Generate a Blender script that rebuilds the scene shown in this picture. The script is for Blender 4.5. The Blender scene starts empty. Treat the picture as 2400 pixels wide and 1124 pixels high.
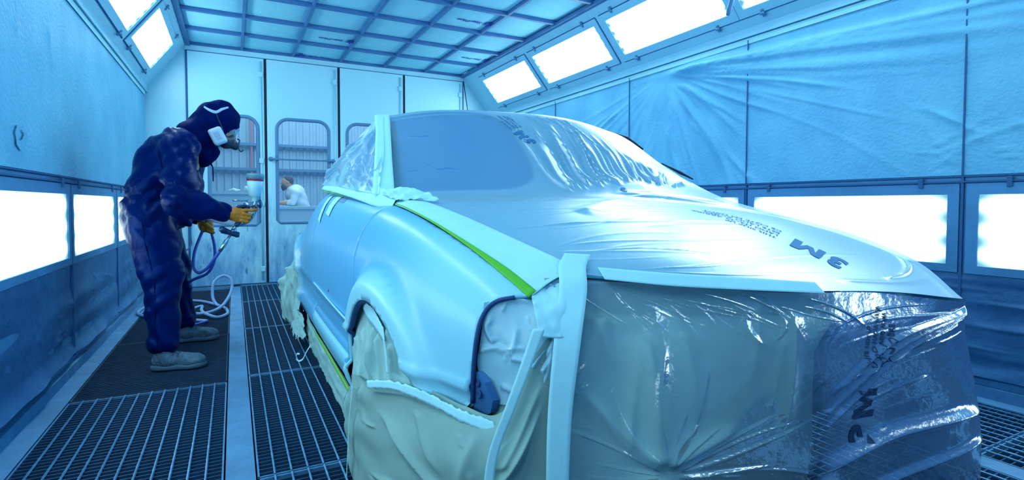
import bpy, bmesh, math, random
import numpy as np
from mathutils import Vector, Matrix
from mathutils.geometry import delaunay_2d_cdt

random.seed(7)
RNG = np.random.default_rng(11)
SC = bpy.context.scene
COL = SC.collection

# ------------------------------------------------------------------ camera, world, exposure
EYE_H = 0.95
F_PX, YAW, PITCH, ROLL, CY = 1247.45, 0.482, 0.0334, 0.0016, 519.16
cam_data = bpy.data.cameras.new('camera')
cam = bpy.data.objects.new('camera', cam_data)
COL.objects.link(cam)
cam_data.sensor_fit = 'HORIZONTAL'
cam_data.sensor_width = 36.0
cam_data.lens = F_PX / 2400 * 36.0
cam_data.shift_y = -(562 - CY) / 2400
cam_data.clip_start = 0.05
_f0 = Vector((math.sin(YAW), math.cos(YAW), 0))
_r0 = Vector((math.cos(YAW), -math.sin(YAW), 0))
_u0 = Vector((0, 0, 1))
_fw = _f0 * math.cos(PITCH) - _u0 * math.sin(PITCH)
_u1 = _f0 * math.sin(PITCH) + _u0 * math.cos(PITCH)
_r2 = _r0 * math.cos(ROLL) + _u1 * math.sin(ROLL)
_u2 = -_r0 * math.sin(ROLL) + _u1 * math.cos(ROLL)
cam.matrix_world = Matrix(((_r2.x, _u2.x, -_fw.x, 0), (_r2.y, _u2.y, -_fw.y, 0), (_r2.z, _u2.z, -_fw.z, EYE_H), (0, 0, 0, 1)))
SC.camera = cam

SC.view_settings.view_transform = 'Standard'
SC.view_settings.look = 'None'
SC.view_settings.gamma = 1.0
SC.view_settings.use_curve_mapping = False
SC.view_settings.exposure = 0.0
SC.cycles.use_denoising = True
SC.cycles.max_bounces = 8
SC.cycles.diffuse_bounces = 4
SC.cycles.glossy_bounces = 3
SC.cycles.transparent_max_bounces = 12
SC.cycles.transmission_bounces = 3
SC.cycles.caustics_reflective = False
SC.cycles.caustics_refractive = False
SC.cycles.sample_clamp_indirect = 6.0

world = bpy.data.worlds.new('world')
SC.world = world
world.use_nodes = True
world.node_tree.nodes['Background'].inputs[0].default_value = (0.10, 0.25, 0.45, 1)
world.node_tree.nodes['Background'].inputs[1].default_value = 0.3

LIGHT_COLOR = (0.66, 0.94, 1.0)
PANEL_UPPER = 14.0      # emission of the slanted tube bays
PANEL_LOWER = 5.0      # emission of the low wall bays

# added unseen area light that brightens the workshop beyond the doors
_ld = bpy.data.lights.new('workshop_fill', 'AREA')
_ld.energy = 420
_ld.size = 6.0
_ld.color = (0.75, 0.9, 1.0)
_lo = bpy.data.objects.new('workshop_fill', _ld)
_lo.location = (2.0, 10.6, 4.6)
COL.objects.link(_lo)

# ------------------------------------------------------------------ materials
def mat(name, color, rough=0.6, metal=0.0, spec=0.4, noise=0.0, scale=6.0, dark=None, bump=0.0, bscale=40.0,
        alpha=None, tint=None, sheen=0.0, coat=0.0, stretch=None, gloss=0.0):
    m = bpy.data.materials.new(name)
    m.use_nodes = True
    nt = m.node_tree
    b = nt.nodes['Principled BSDF']
    b.inputs['Roughness'].default_value = rough
    b.inputs['Metallic'].default_value = metal
    b.inputs['Specular IOR Level'].default_value = spec
    b.inputs['Coat Weight'].default_value = coat
    b.inputs['Coat Roughness'].default_value = 0.15
    if sheen:
        b.inputs['Sheen Weight'].default_value = sheen
    c = (*color, 1)
    tc = nt.nodes.new('ShaderNodeTexCoord')
    vec = tc.outputs['Object']
    if stretch:
        mp = nt.nodes.new('ShaderNodeMapping')
        mp.inputs['Scale'].default_value = stretch
        nt.links.new(vec, mp.inputs['Vector'])
        vec = mp.outputs['Vector']
    if noise > 0:
        n = nt.nodes.new('ShaderNodeTexNoise')
        n.inputs['Scale'].default_value = scale
        n.inputs['Detail'].default_value = 7
        n.inputs['Roughness'].default_value = 0.65
        nt.links.new(vec, n.inputs['Vector'])
        r = nt.nodes.new('ShaderNodeValToRGB')
        r.color_ramp.elements[0].position = 0.32
        r.color_ramp.elements[1].position = 0.68
        d = dark if dark else tuple(x * (1 - noise) for x in color)
        r.color_ramp.elements[0].color = (*d, 1)
        r.color_ramp.elements[1].color = c
        nt.links.new(n.outputs['Fac'], r.inputs['Fac'])
        nt.links.new(r.outputs['Color'], b.inputs['Base Color'])
    else:
        b.inputs['Base Color'].default_value = c
    if bump > 0:
        n2 = nt.nodes.new('ShaderNodeTexNoise')
        n2.inputs['Scale'].default_value = bscale
        n2.inputs['Detail'].default_value = 6
        nt.links.new(vec, n2.inputs['Vector'])
        bp = nt.nodes.new('ShaderNodeBump')
        bp.inputs['Strength'].default_value = bump
        bp.inputs['Distance'].default_value = 0.01
        nt.links.new(n2.outputs['Fac'], bp.inputs['Height'])
        nt.links.new(bp.outputs['Normal'], b.inputs['Normal'])
    if alpha is not None:
        out = nt.nodes['Material Output']
        t = nt.nodes.new('ShaderNodeBsdfTransparent')
        t.inputs['Color'].default_value = (*(tint or (1, 1, 1)), 1)
        mx = nt.nodes.new('ShaderNodeMixShader')
        mx.inputs['Fac'].default_value = alpha
        nt.links.new(t.outputs[0], mx.inputs[1])
        nt.links.new(b.outputs[0], mx.inputs[2])
        nt.links.new(mx.outputs[0], out.inputs['Surface'])
        # sheets carry a per-vertex opacity ("layers"): partly doubled film, partly painted reflection and shade
        at = nt.nodes.new('ShaderNodeAttribute')
        at.attribute_name = 'vert_mask'
        ad = nt.nodes.new('ShaderNodeMath')
        ad.operation = 'ADD'
        ad.use_clamp = True
        ad.inputs[1].default_value = alpha
        nt.links.new(at.outputs['Fac'], ad.inputs[0])
        nt.links.new(ad.outputs[0], mx.inputs['Fac'])
        if gloss > 0:
            g = nt.nodes.new('ShaderNodeBsdfGlossy')
            g.inputs['Roughness'].default_value = rough
            g.inputs['Color'].default_value = (0.95, 0.95, 1.0, 1)
            fr = nt.nodes.new('ShaderNodeLayerWeight')
            fr.inputs['Blend'].default_value = 0.25
            mu = nt.nodes.new('ShaderNodeMath')
            mu.operation = 'MULTIPLY_ADD'
            mu.use_clamp = True
            mu.inputs[1].default_value = 0.5
            mu.inputs[2].default_value = gloss
            nt.links.new(fr.outputs['Fresnel'], mu.inputs[0])
            m2 = nt.nodes.new('ShaderNodeMixShader')
            nt.links.new(mu.outputs[0], m2.inputs['Fac'])
            nt.links.new(mx.outputs[0], m2.inputs[1])
            nt.links.new(g.outputs[0], m2.inputs[2])
            nt.links.new(m2.outputs[0], out.inputs['Surface'])
            if bump > 0:
                nt.links.new(bp.outputs['Normal'], g.inputs['Normal'])
    return m

def lamp_mat(name, strength, tubes, long_axis, cross_axis, half_long, half_cross):
    """a diffuser lit by fluorescent tubes behind it: brightest over the tubes, fading at the tube ends"""
    m = bpy.data.materials.new(name)
    m.use_nodes = True
    nt = m.node_tree
    nt.nodes.remove(nt.nodes['Principled BSDF'])
    out = nt.nodes['Material Output']
    em = nt.nodes.new('ShaderNodeEmission')
    em.inputs['Color'].default_value = (*LIGHT_COLOR, 1)
    tc = nt.nodes.new('ShaderNodeTexCoord')
    sp = nt.nodes.new('ShaderNodeSeparateXYZ')
    nt.links.new(tc.outputs['Object'], sp.inputs[0])
    def math_node(op, a, b=None, clamp=False):
        n = nt.nodes.new('ShaderNodeMath')
        n.operation = op
        n.use_clamp = clamp
        for i, v in enumerate((a, b)):
            if v is None:
                continue
            if isinstance(v, (int, float)):
                n.inputs[i].default_value = v
            else:
                nt.links.new(v, n.inputs[i])
        return n.outputs[0]
    L = math_node('ABSOLUTE', sp.outputs[long_axis])
    X = sp.outputs[cross_axis]
    wave = math_node('MULTIPLY', math_node('COSINE', math_node('MULTIPLY', X, math.pi * tubes / half_cross)), 0.5)
    wave = math_node('ADD', wave, 0.5)                                   # 0 between tubes, 1 over a tube
    reach = math_node('ADD', math_node('MULTIPLY', wave, 0.04), half_long - 0.05)   # tubes reach nearly to the ends
    edge = math_node('DIVIDE', math_node('SUBTRACT', reach, L), 0.09)
    edge = math_node('ADD', edge, 0.55, True)
    ex = math_node('DIVIDE', math_node('SUBTRACT', half_cross, math_node('ABSOLUTE', X)), 0.05)
    ex = math_node('ADD', ex, 0.42, True)
    s = math_node('MULTIPLY', edge, ex)
    s = math_node('MULTIPLY', s, math_node('ADD', math_node('MULTIPLY', wave, 0.15), 0.85))
    s = math_node('MULTIPLY', math_node('POWER', s, 1.6), strength)
    nt.links.new(s, em.inputs['Strength'])
    glow = nt.nodes.new('ShaderNodeEmission')       # the diffuser's own blue-white glow between the tubes
    glow.inputs['Color'].default_value = (0.22, 0.68, 0.95, 1)
    glow.inputs['Strength'].default_value = 0.75
    ash = nt.nodes.new('ShaderNodeAddShader')
    nt.links.new(em.outputs[0], ash.inputs[0])
    nt.links.new(glow.outputs[0], ash.inputs[1])
    nt.links.new(ash.outputs[0], out.inputs['Surface'])
    return m

WHITE = (0.44, 0.80, 0.93)
MT = {}
MT['wall'] = mat('painted_wall', (0.10, 0.33, 0.62), 0.55, noise=0.25, scale=3.0, bump=0.15, bscale=30)
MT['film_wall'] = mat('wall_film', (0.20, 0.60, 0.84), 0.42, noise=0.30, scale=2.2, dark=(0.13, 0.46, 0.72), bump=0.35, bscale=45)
MT['film_low'] = mat('dusty_shaded_wall_film', (0.055, 0.20, 0.42), 0.5, noise=0.4, scale=3.0, dark=(0.025, 0.12, 0.29), bump=0.4, bscale=30)  # darker than the upper film: shade below the light bays painted in
MT['white_metal'] = mat('white_enamelled_steel', (0.40, 0.78, 0.93), 0.35, noise=0.06, scale=5)
MT['cove'] = mat('cove_paint', (0.36, 0.74, 0.92), 0.4, noise=0.08, scale=4)
MT['door'] = mat('door_enamel', (0.42, 0.80, 0.93), 0.35, noise=0.10, scale=2.5)
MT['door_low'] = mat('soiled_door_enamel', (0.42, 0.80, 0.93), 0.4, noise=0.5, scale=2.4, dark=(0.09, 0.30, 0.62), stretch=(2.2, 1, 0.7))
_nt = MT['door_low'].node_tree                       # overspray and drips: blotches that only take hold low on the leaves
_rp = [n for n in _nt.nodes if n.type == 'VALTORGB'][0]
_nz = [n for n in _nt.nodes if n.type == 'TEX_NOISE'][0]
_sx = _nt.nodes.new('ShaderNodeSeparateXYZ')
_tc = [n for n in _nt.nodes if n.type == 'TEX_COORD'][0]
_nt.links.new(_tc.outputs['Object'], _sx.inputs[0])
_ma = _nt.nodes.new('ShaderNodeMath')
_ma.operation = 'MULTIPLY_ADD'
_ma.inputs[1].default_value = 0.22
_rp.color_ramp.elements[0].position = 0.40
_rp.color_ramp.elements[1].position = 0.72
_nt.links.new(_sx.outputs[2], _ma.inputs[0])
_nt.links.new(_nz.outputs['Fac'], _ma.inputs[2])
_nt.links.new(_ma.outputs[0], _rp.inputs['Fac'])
MT['filter'] = mat('ceiling_filter_cloth', (0.34, 0.80, 0.95), 0.9, noise=0.10, scale=8, bump=0.3, bscale=90)
MT['bar'] = mat('ceiling_bar', (0.06, 0.20, 0.46), 0.45, noise=0.2, scale=8)
MT['concrete'] = mat('dusty_steel_strip', (0.12, 0.32, 0.56), 0.7, noise=0.35, scale=5, bump=0.3)
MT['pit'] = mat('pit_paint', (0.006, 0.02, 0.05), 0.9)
MT['grate'] = mat('galvanised_grating', (0.13, 0.36, 0.62), 0.4, metal=0.3, noise=0.35, scale=14)
MT['grate_bar'] = mat('grating_bearing_bar', (0.025, 0.092, 0.20), 0.5, metal=0.2, noise=0.3, scale=14)
MT['grate_mat'] = mat('dusty_grating', (0.018, 0.06, 0.13), 0.7, noise=0.4, scale=10)
MT['black'] = mat('black_rubber', (0.004, 0.012, 0.04), 0.6)
MT['dark_seam'] = mat('dark_seam', (0.03, 0.13, 0.32), 0.7)
MT['frame_grey'] = mat('grey_gasket', (0.10, 0.26, 0.46), 0.5)
MT['steel'] = mat('steel', (0.35, 0.5, 0.62), 0.25, metal=0.9)
MT['dark_steel'] = mat('dark_steel', (0.03, 0.08, 0.18), 0.35, metal=0.6)
MT['glass'] = mat('door_glass', (0.4, 0.7, 0.9), 0.05, alpha=0.10, tint=(0.75, 0.92, 1.0))
MT['corrugated'] = mat('corrugated_sheet', (0.36, 0.58, 0.74), 0.6, noise=0.1)
MT['paint'] = mat('primer_paint', (0.25, 0.70, 0.90), 0.34, spec=0.22, noise=0.06, scale=2.0, coat=0.15)
MT['paint_fender'] = mat('primer_with_coat_and_light', (0.19, 0.58, 0.86), 0.32, spec=0.25, coat=0.1)
_nt = MT['paint_fender'].node_tree                   # paler coat on the nose, with light on nose and arches painted in
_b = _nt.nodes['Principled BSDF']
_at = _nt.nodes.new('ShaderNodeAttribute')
_at.attribute_name = 'vert_mask'
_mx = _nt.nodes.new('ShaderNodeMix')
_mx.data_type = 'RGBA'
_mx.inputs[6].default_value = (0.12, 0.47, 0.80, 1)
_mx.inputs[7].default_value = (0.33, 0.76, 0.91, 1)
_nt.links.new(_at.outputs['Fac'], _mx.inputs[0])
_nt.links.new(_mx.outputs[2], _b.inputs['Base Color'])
MT['paint_door'] = mat('door_paint', (0.15, 0.50, 0.80), 0.28, spec=0.3, noise=0.12, scale=1.6, coat=0.25)
MT['paint_highlight'] = mat('crease_highlight_paint', (0.36, 0.76, 0.93), 0.4, noise=0.05, scale=3)  # paler paint for the highlight on the door crease
MT['bare'] = mat('bracket_paint', (0.06, 0.22, 0.52), 0.35, metal=0.2, noise=0.2)
MT['gap'] = mat('panel_gap', (0.01, 0.06, 0.2), 0.7)
MT['car_dark'] = mat('dark_cavity', (0.01, 0.03, 0.08), 0.7)
MT['windshield'] = mat('tinted_windshield', (0.03, 0.20, 0.50), 0.15, spec=0.5)
MT['bumper'] = mat('bumper_primer', (0.12, 0.24, 0.42), 0.5, noise=0.2)
MT['tape'] = mat('masking_tape', (0.40, 0.82, 0.92), 0.7, noise=0.08, scale=9, bump=0.12, bscale=60)
MT['tape_green'] = mat('fine_line_tape', (0.09, 0.50, 0.03), 0.5)
MT['tape_lime'] = mat('lime_tape', (0.26, 0.72, 0.10), 0.5)
MT['paper'] = mat('masking_paper', (0.25, 0.43, 0.41), 0.75, noise=0.14, scale=4, bump=0.25, bscale=14)
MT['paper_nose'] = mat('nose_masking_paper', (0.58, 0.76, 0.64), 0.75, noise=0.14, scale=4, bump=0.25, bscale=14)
MT['paper_pale'] = mat('pale_masking_paper', (0.33, 0.60, 0.60), 0.75, noise=0.12, scale=5, bump=0.25, bscale=14)
MT['film_hood'] = mat('masking_film', (0.34, 0.68, 0.86), 0.36, spec=0.25, alpha=0.62, tint=(0.75, 0.93, 1.0), bump=0.05, bscale=25, stretch=(3, 1, 1), gloss=0.01)
MT['film_front'] = mat('glossy_masking_film', (0.10, 0.20, 0.40), 0.16, spec=0.9, alpha=0.15, tint=(0.82, 0.93, 1.0), bump=0.45, bscale=22, gloss=0.07)
MT['film_lamp'] = mat('lamp_masking_film', (0.36, 0.72, 0.88), 0.36, spec=0.4, alpha=0.86, tint=(0.7, 0.9, 1.0), bump=0.2, bscale=30, gloss=0.015)
MT['film_side'] = mat('side_masking_film', (0.36, 0.70, 0.90), 0.34, spec=0.35, alpha=0.48, tint=(0.75, 0.92, 1.0), bump=0.2, bscale=25, gloss=0.006)
MT['ink'] = mat('film_print', (0.012, 0.05, 0.13), 0.6)
MT['ink_hood'] = mat('faded_film_print', (0.03, 0.20, 0.45), 0.6)
MT['logo'] = mat('filter_print', (0.005, 0.03, 0.40), 0.7)
MT['suit'] = mat('coverall_cloth', (0.0001, 0.0085, 0.095), 0.36, spec=0.28, noise=0.35, scale=6, bump=0.7, bscale=13, stretch=(1.6, 1, 0.8))
MT['hood_cloth'] = mat('hood_cloth', (0.0001, 0.008, 0.085), 0.6, spec=0.02, noise=0.3, scale=9, bump=0.4, bscale=40)
for _k in ('suit', 'hood_cloth'):                     # the cloth's sheen is blue
    MT[_k].node_tree.nodes['Principled BSDF'].inputs['Specular Tint'].default_value = (0.05, 0.22, 0.75, 1)
MT['skin'] = mat('skin', (0.55, 0.32, 0.22), 0.5)
MT['pod'] = mat('filter_pod_plastic', (0.42, 0.62, 0.80), 0.45)
MT['mask'] = mat('respirator_rubber', (0.02, 0.05, 0.09), 0.4)
MT['strap'] = mat('grey_strap', (0.30, 0.48, 0.66), 0.5)
MT['glove'] = mat('orange_nitrile', (0.66, 0.22, 0.018), 0.55, noise=0.12, scale=12, bump=0.2, bscale=90)
MT['shoe'] = mat('dusty_shoe_leather', (0.12, 0.225, 0.33), 0.8, noise=0.65, scale=24, bump=0.6, bscale=50)
MT['sole'] = mat('shoe_sole', (0.09, 0.17, 0.26), 0.8, noise=0.3, scale=20)
MT['lace'] = mat('shoe_lace', (0.05, 0.10, 0.16), 0.8)
MT['cup'] = mat('cup_plastic', (0.48, 0.84, 0.92), 0.35)
MT['cup_lid'] = mat('cup_lid_plastic', (0.12, 0.30, 0.40), 0.4)
MT['red'] = mat('red_ring', (0.45, 0.01, 0.06), 0.4)
MT['hose'] = mat('blue_hose', (0.04, 0.10, 0.50), 0.4)
MT['hose_grey'] = mat('grey_blue_hose', (0.20, 0.36, 0.62), 0.4)
MT['shirt'] = mat('white_shirt', (0.55, 0.72, 0.82), 0.8)
MT['beard'] = mat('dark_hair', (0.05, 0.06, 0.10), 0.8)
MT['table'] = mat('pale_table', (0.50, 0.70, 0.80), 0.6)

# ------------------------------------------------------------------ object helpers
def empty(name, loc):
    o = bpy.data.objects.new(name, None)
    o.empty_display_size = 0.1
    o.location = loc
    COL.objects.link(o)
    return o

def tag(o, label=None, cat=None, group=None, kind=None):
    if label: o['label'] = label
    if cat: o['category'] = cat
    if group: o['group'] = group
    if kind: o['kind'] = kind
    return o

def root_loc(o):
    while o is not None and o.parent is not None:
        o = o.parent
    return Vector(o.location) if o is not None else Vector((0, 0, 0))

def link_mesh(name, verts, faces, m, parent=None, smooth=True, vert_mask=None, origin=None):
    """world-space verts -> one mesh object; a part keeps its root's origin, a top-level mesh gets its own base"""
    v = np.asarray(verts, float).reshape(-1, 3)
    if parent is not None:
        org = np.array(root_loc(parent))
    elif origin is not None:
        org = np.array(origin, float)
    else:
        org = np.array([(v[:, 0].min() + v[:, 0].max()) / 2, (v[:, 1].min() + v[:, 1].max()) / 2, v[:, 2].min()])
    me = bpy.data.meshes.new(name)
    me.from_pydata((v - org).tolist(), [], [list(map(int, f)) for f in faces])
    me.validate()
    if smooth:
        me.polygons.foreach_set('use_smooth', [True] * len(me.polygons))
    if vert_mask is not None:
        a = me.attributes.new('vert_mask', 'FLOAT', 'POINT')
        a.data.foreach_set('value', np.asarray(vert_mask, float).ravel())
    me.materials.append(m)
    me.update()
    o = bpy.data.objects.new(name, me)
    COL.objects.link(o)
    if parent is not None:
        o.parent = parent
    else:
        o.location = org
    return o

def solidify(o, t, offset=0.0):
    md = o.modifiers.new('thickness', 'SOLIDIFY')
    md.thickness = t
    md.offset = offset
    return o

def bevel(o, w, seg=2):
    md = o.modifiers.new('bevel', 'BEVEL')
    md.width = w
    md.segments = seg
    md.limit_method = 'ANGLE'
    return o

def copy_tree(o, parent=None):
    c = o.copy()
    COL.objects.link(c)
    if parent is not None:
        c.parent = parent
    for ch in list(o.children):
        copy_tree(ch, c)
    return c

class MB:
    """collects shapes into one mesh"""
    def __init__(self):
        self.v, self.f = [], []
    def add(self, v, f):
        n = len(self.v)
        self.v.extend([tuple(map(float, p)) for p in v])
        self.f.extend([[i + n for i in q] for q in f])
        return self
    def box(self, x0, x1, y0, y1, z0, z1):
        v = [(x0, y0, z0), (x1, y0, z0), (x1, y1, z0), (x0, y1, z0), (x0, y0, z1), (x1, y0, z1), (x1, y1, z1), (x0, y1, z1)]
        return self.add(v, [(3, 2, 1, 0), (4, 5, 6, 7), (0, 1, 5, 4), (1, 2, 6, 5), (2, 3, 7, 6), (3, 0, 4, 7)])
    def obox(self, c, ax, ay, az):
        """box centred at c with half-axis vectors"""
        c, ax, ay, az = map(np.array, (c, ax, ay, az))
        v = [c + sx * ax + sy * ay + sz * az for sz in (-1, 1) for (sx, sy) in ((-1, -1), (1, -1), (1, 1), (-1, 1))]
        return self.add(v, [(3, 2, 1, 0), (4, 5, 6, 7), (0, 1, 5, 4), (1, 2, 6, 5), (2, 3, 7, 6), (3, 0, 4, 7)])
    def tube(self, pts, r, n=10, cap=True):
        pts = [np.array(p, float) for p in pts]
        k = len(pts)
        rr = list(r) if hasattr(r, '__len__') else [r] * k
        rings = []
        prev = None
        for i in range(k):
            d = pts[min(i + 1, k - 1)] - pts[max(i - 1, 0)]
            d = d / (np.linalg.norm(d) + 1e-12)
            if prev is None:
                a = np.cross(d, (0, 0, 1.0))
                if np.linalg.norm(a) < 1e-3:
                    a = np.cross(d, (1.0, 0, 0))
            else:
                a = prev - d * (prev @ d)
            a = a / (np.linalg.norm(a) + 1e-12)
            prev = a
            b = np.cross(d, a)
            rings.append([pts[i] + rr[i] * (math.cos(t) * a + math.sin(t) * b) for t in np.linspace(0, 2 * math.pi, n, endpoint=False)])
        v = [p for ring in rings for p in ring]
        f = []
        for i in range(k - 1):
            for j in range(n):
                f.append((i * n + j, i * n + (j + 1) % n, (i + 1) * n + (j + 1) % n, (i + 1) * n + j))
        if cap:
            f.append(tuple(range(n - 1, -1, -1)))
            f.append(tuple((k - 1) * n + j for j in range(n)))
        return self.add(v, f)
    def lathe(self, base, axis, prof, n=24):
        """prof: list of (radius, height along axis)"""
        axis = np.array(axis, float)
        axis = axis / np.linalg.norm(axis)
        base = np.array(base, float)
        pts = [base + axis * hgt for _, hgt in prof]
        a = np.cross(axis, (0, 1.0, 0))
        if np.linalg.norm(a) < 1e-3:
            a = np.cross(axis, (1.0, 0, 0))
        a = a / np.linalg.norm(a)
        b = np.cross(axis, a)
        v, f = [], []
        for (r, _), p in zip(prof, pts):
            for t in np.linspace(0, 2 * math.pi, n, endpoint=False):
                v.append(p + max(r, 1e-5) * (math.cos(t) * a + math.sin(t) * b))
        for i in range(len(prof) - 1):
            for j in range(n):
                f.append((i * n + j, i * n + (j + 1) % n, (i + 1) * n + (j + 1) % n, (i + 1) * n + j))
        return self.add(v, f)
    def build(self, name, m, parent=None, smooth=False, origin=None):
        return link_mesh(name, self.v, self.f, m, parent, smooth, origin=origin)

def chaikin(pts, n=2, closed=False):
    p = [np.array(q, float) for q in pts]
    for _ in range(n):
        out = [] if closed else [p[0]]
        m = len(p)
        for i in range(m if closed else m - 1):
            a, b = p[i], p[(i + 1) % m]
            out += [0.75 * a + 0.25 * b, 0.25 * a + 0.75 * b]
        if not closed:
            out.append(p[-1])
        p = out
    return p

def catmull(P, t):
    """P (k,3) control points, t in 0..k-1 array"""
    P = np.asarray(P, float)
    k = len(P)
    Q = np.vstack([2 * P[0] - P[1], P, 2 * P[-1] - P[-2]])
    t = np.clip(np.asarray(t, float), 0, k - 1 - 1e-9)
    i = np.floor(t).astype(int)
    u = (t - i)[:, None]
    p0, p1, p2, p3 = Q[i], Q[i + 1], Q[i + 2], Q[i + 3]
    return 0.5 * (2 * p1 + (p2 - p0) * u + (2 * p0 - 5 * p1 + 4 * p2 - p3) * u ** 2 + (3 * p1 - p0 - 3 * p2 + p3) * u ** 3)

def smooth_path(pts, n=60):
    return catmull(np.array(pts, float), np.linspace(0, len(pts) - 1, n))

class Surf:
    """smooth surface through a grid of control points; S(u, v) with u along columns, v down rows, both 0..1"""
    def __init__(self, rows):
        self.C = np.array(rows, float)            # (R, K, 3)
    def __call__(self, u, v):
        u = np.atleast_1d(np.asarray(u, float)).ravel()
        v = np.atleast_1d(np.asarray(v, float)).ravel()
        R, K, _ = self.C.shape
        tu, tv = u * (K - 1), v * (R - 1)
        def w(t, k):
            t = np.clip(t, 0, k - 1 - 1e-9)
            i = np.floor(t).astype(int)
            f = t - i
            W = np.stack([-0.5 * f + f ** 2 - 0.5 * f ** 3, 1 - 2.5 * f ** 2 + 1.5 * f ** 3, 0.5 * f + 2 * f ** 2 - 1.5 * f ** 3, -0.5 * f ** 2 + 0.5 * f ** 3], 1)
            return i, W
        C = self.C
        C = np.concatenate([2 * C[:1] - C[1:2], C, 2 * C[-1:] - C[-2:-1]], 0)
        C = np.concatenate([2 * C[:, :1] - C[:, 1:2], C, 2 * C[:, -1:] - C[:, -2:-1]], 1)
        iu, wu = w(tu, K)
        iv, wv = w(tv, R)
        out = np.zeros((len(u), 3))
        for a in range(4):
            for b in range(4):
                out += (wv[:, a] * wu[:, b])[:, None] * C[iv + a, iu + b]
        return out
    def normal(self, u, v, e=1e-3):
        u = np.atleast_1d(np.asarray(u, float)); v = np.atleast_1d(np.asarray(v, float))
        du = self(np.clip(u + e, 0, 1), v) - self(np.clip(u - e, 0, 1), v)
        dv = self(u, np.clip(v + e, 0, 1)) - self(u, np.clip(v - e, 0, 1))
        n = np.cross(du, dv)
        n /= (np.linalg.norm(n, axis=1)[:, None] + 1e-12)
        c = np.array([0.0, 0.0, 1.3])             # outwards = towards the open side of the booth
        s = np.sign(np.sum(n * np.array([-0.25, -1.0, 0.55]), axis=1))
        s[s == 0] = 1
        return n * s[:, None]

def ridge_field(U, V, ridges):
    """ridges: (u0,v0,u1,v1,width,height[,bend]) sharp-crested folds in parameter space"""
    H = np.zeros_like(U)
    for r in ridges:
        u0, v0, u1, v1, wd, hg = r[:6]
        bend = r[6] if len(r) > 6 else 0.0
        dx, dy = u1 - u0, v1 - v0
        L = math.hypot(dx, dy) + 1e-9
        a = ((U - u0) * dx + (V - v0) * dy) / L / L
        d = (-(U - u0) * dy + (V - v0) * dx) / L
        d = d - bend * L * np.sin(np.clip(a, 0, 1) * math.pi)
        env = np.clip(a / 0.12, 0, 1) * np.clip((1 - a) / 0.35, 0, 1)
        env = env * env * (3 - 2 * env)
        H += hg * env * np.exp(-np.abs(d / wd) ** 1.5)
    return H

DISP = {}
def sheet(name, S, nu, nv, m, ridges=(), parent=None, off=0.0, extra=None, vert_mask=None, u0=0.0, u1=1.0, v0=0.0, v1=1.0, thick=0.0, mask=None, noise=0.0, ufn=None):
    u = np.linspace(u0, u1, nu); v = np.linspace(v0, v1, nv)
    U, V = np.meshgrid(u, v)
    if ufn is not None:
        U = u0 + (U - u0) * ufn(V)
    P = S(U.ravel(), V.ravel())
    N = S.normal(U.ravel(), V.ravel())
    waves = [(RNG.uniform(3, 26), RNG.uniform(3, 26), RNG.uniform(0, 6.28), RNG.choice((-1, 1))) for k in range(14)] if noise else []
    def disp(U, V):
        D = ridge_field(U, V, ridges) + off
        for fx, fy, ph, sg in waves:
            D = D + noise * np.sin(fx * U + fy * V * sg + ph + 1.5 * np.sin(fy * U * 0.5 + ph)) / (1 + 0.12 * (fx + fy))
        if extra is not None:
            D = D + extra(U, V)
        return D
    DISP[name] = disp
    D = disp(U, V)
    P = P + N * D.ravel()[:, None]
    faces = []
    keep = np.ones((nv, nu), bool) if mask is None else mask(U, V)
    for j in range(nv - 1):
        for i in range(nu - 1):
            if keep[j, i] and keep[j, i + 1] and keep[j + 1, i] and keep[j + 1, i + 1]:
                a = j * nu + i
                faces.append((a, a + 1, a + nu + 1, a + nu))
    lay = None if vert_mask is None else vert_mask(U, V).ravel()
    o = link_mesh(name, P, faces, m, parent, True, vert_mask=lay)
    if thick:
        solidify(o, thick)
    return o

def ribbon(name, path, wdirs, width, m, parent=None, n=60, lift=None, thick=0.0008, seg=4, rough=0.0):
    """tape: a strip of the given width along a path; wdirs = width direction per control point"""
    P = smooth_path(path, n)
    W = smooth_path(wdirs, n)
    W /= np.linalg.norm(W, axis=1)[:, None]
    wid = np.interp(np.linspace(0, 1, n), np.linspace(0, 1, len(width)), width) if hasattr(width, '__len__') else np.full(n, width)
    v, f = [], []
    for i in range(n):
        for j in range(seg + 1):
            t = j / seg - 0.5
            w = wid[i] * t
            if rough and j in (0, seg):
                w += rough * RNG.uniform(-1, 1)
            v.append(P[i] + W[i] * w + (lift(P[i]) if lift else 0))
    for i in range(n - 1):
        for j in range(seg):
            a = i * (seg + 1) + j
            f.append((a, a + 1, a + seg + 2, a + seg + 1))
    o = link_mesh(name, v, f, m, parent, True)
    if thick:
        solidify(o, thick)
    return o

def poly_inside(P, poly):
    x, y = P[:, 0], P[:, 1]
    inside = np.zeros(len(P), bool)
    n = len(poly)
    for i in range(n):
        x0, y0 = poly[i]; x1, y1 = poly[(i + 1) % n]
        c = ((y0 > y) != (y1 > y)) & (x < (x1 - x0) * (y - y0) / (y1 - y0 + 1e-15) + x0)
        inside ^= c
    return inside

def densify(poly, step):
    out = []
    n = len(poly)
    for i in range(n):
        a = np.array(poly[i], float); b = np.array(poly[(i + 1) % n], float)
        k = max(1, int(np.linalg.norm(b - a) / step))
        out += [a + (b - a) * t / k for t in range(k)]
    return out

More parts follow.
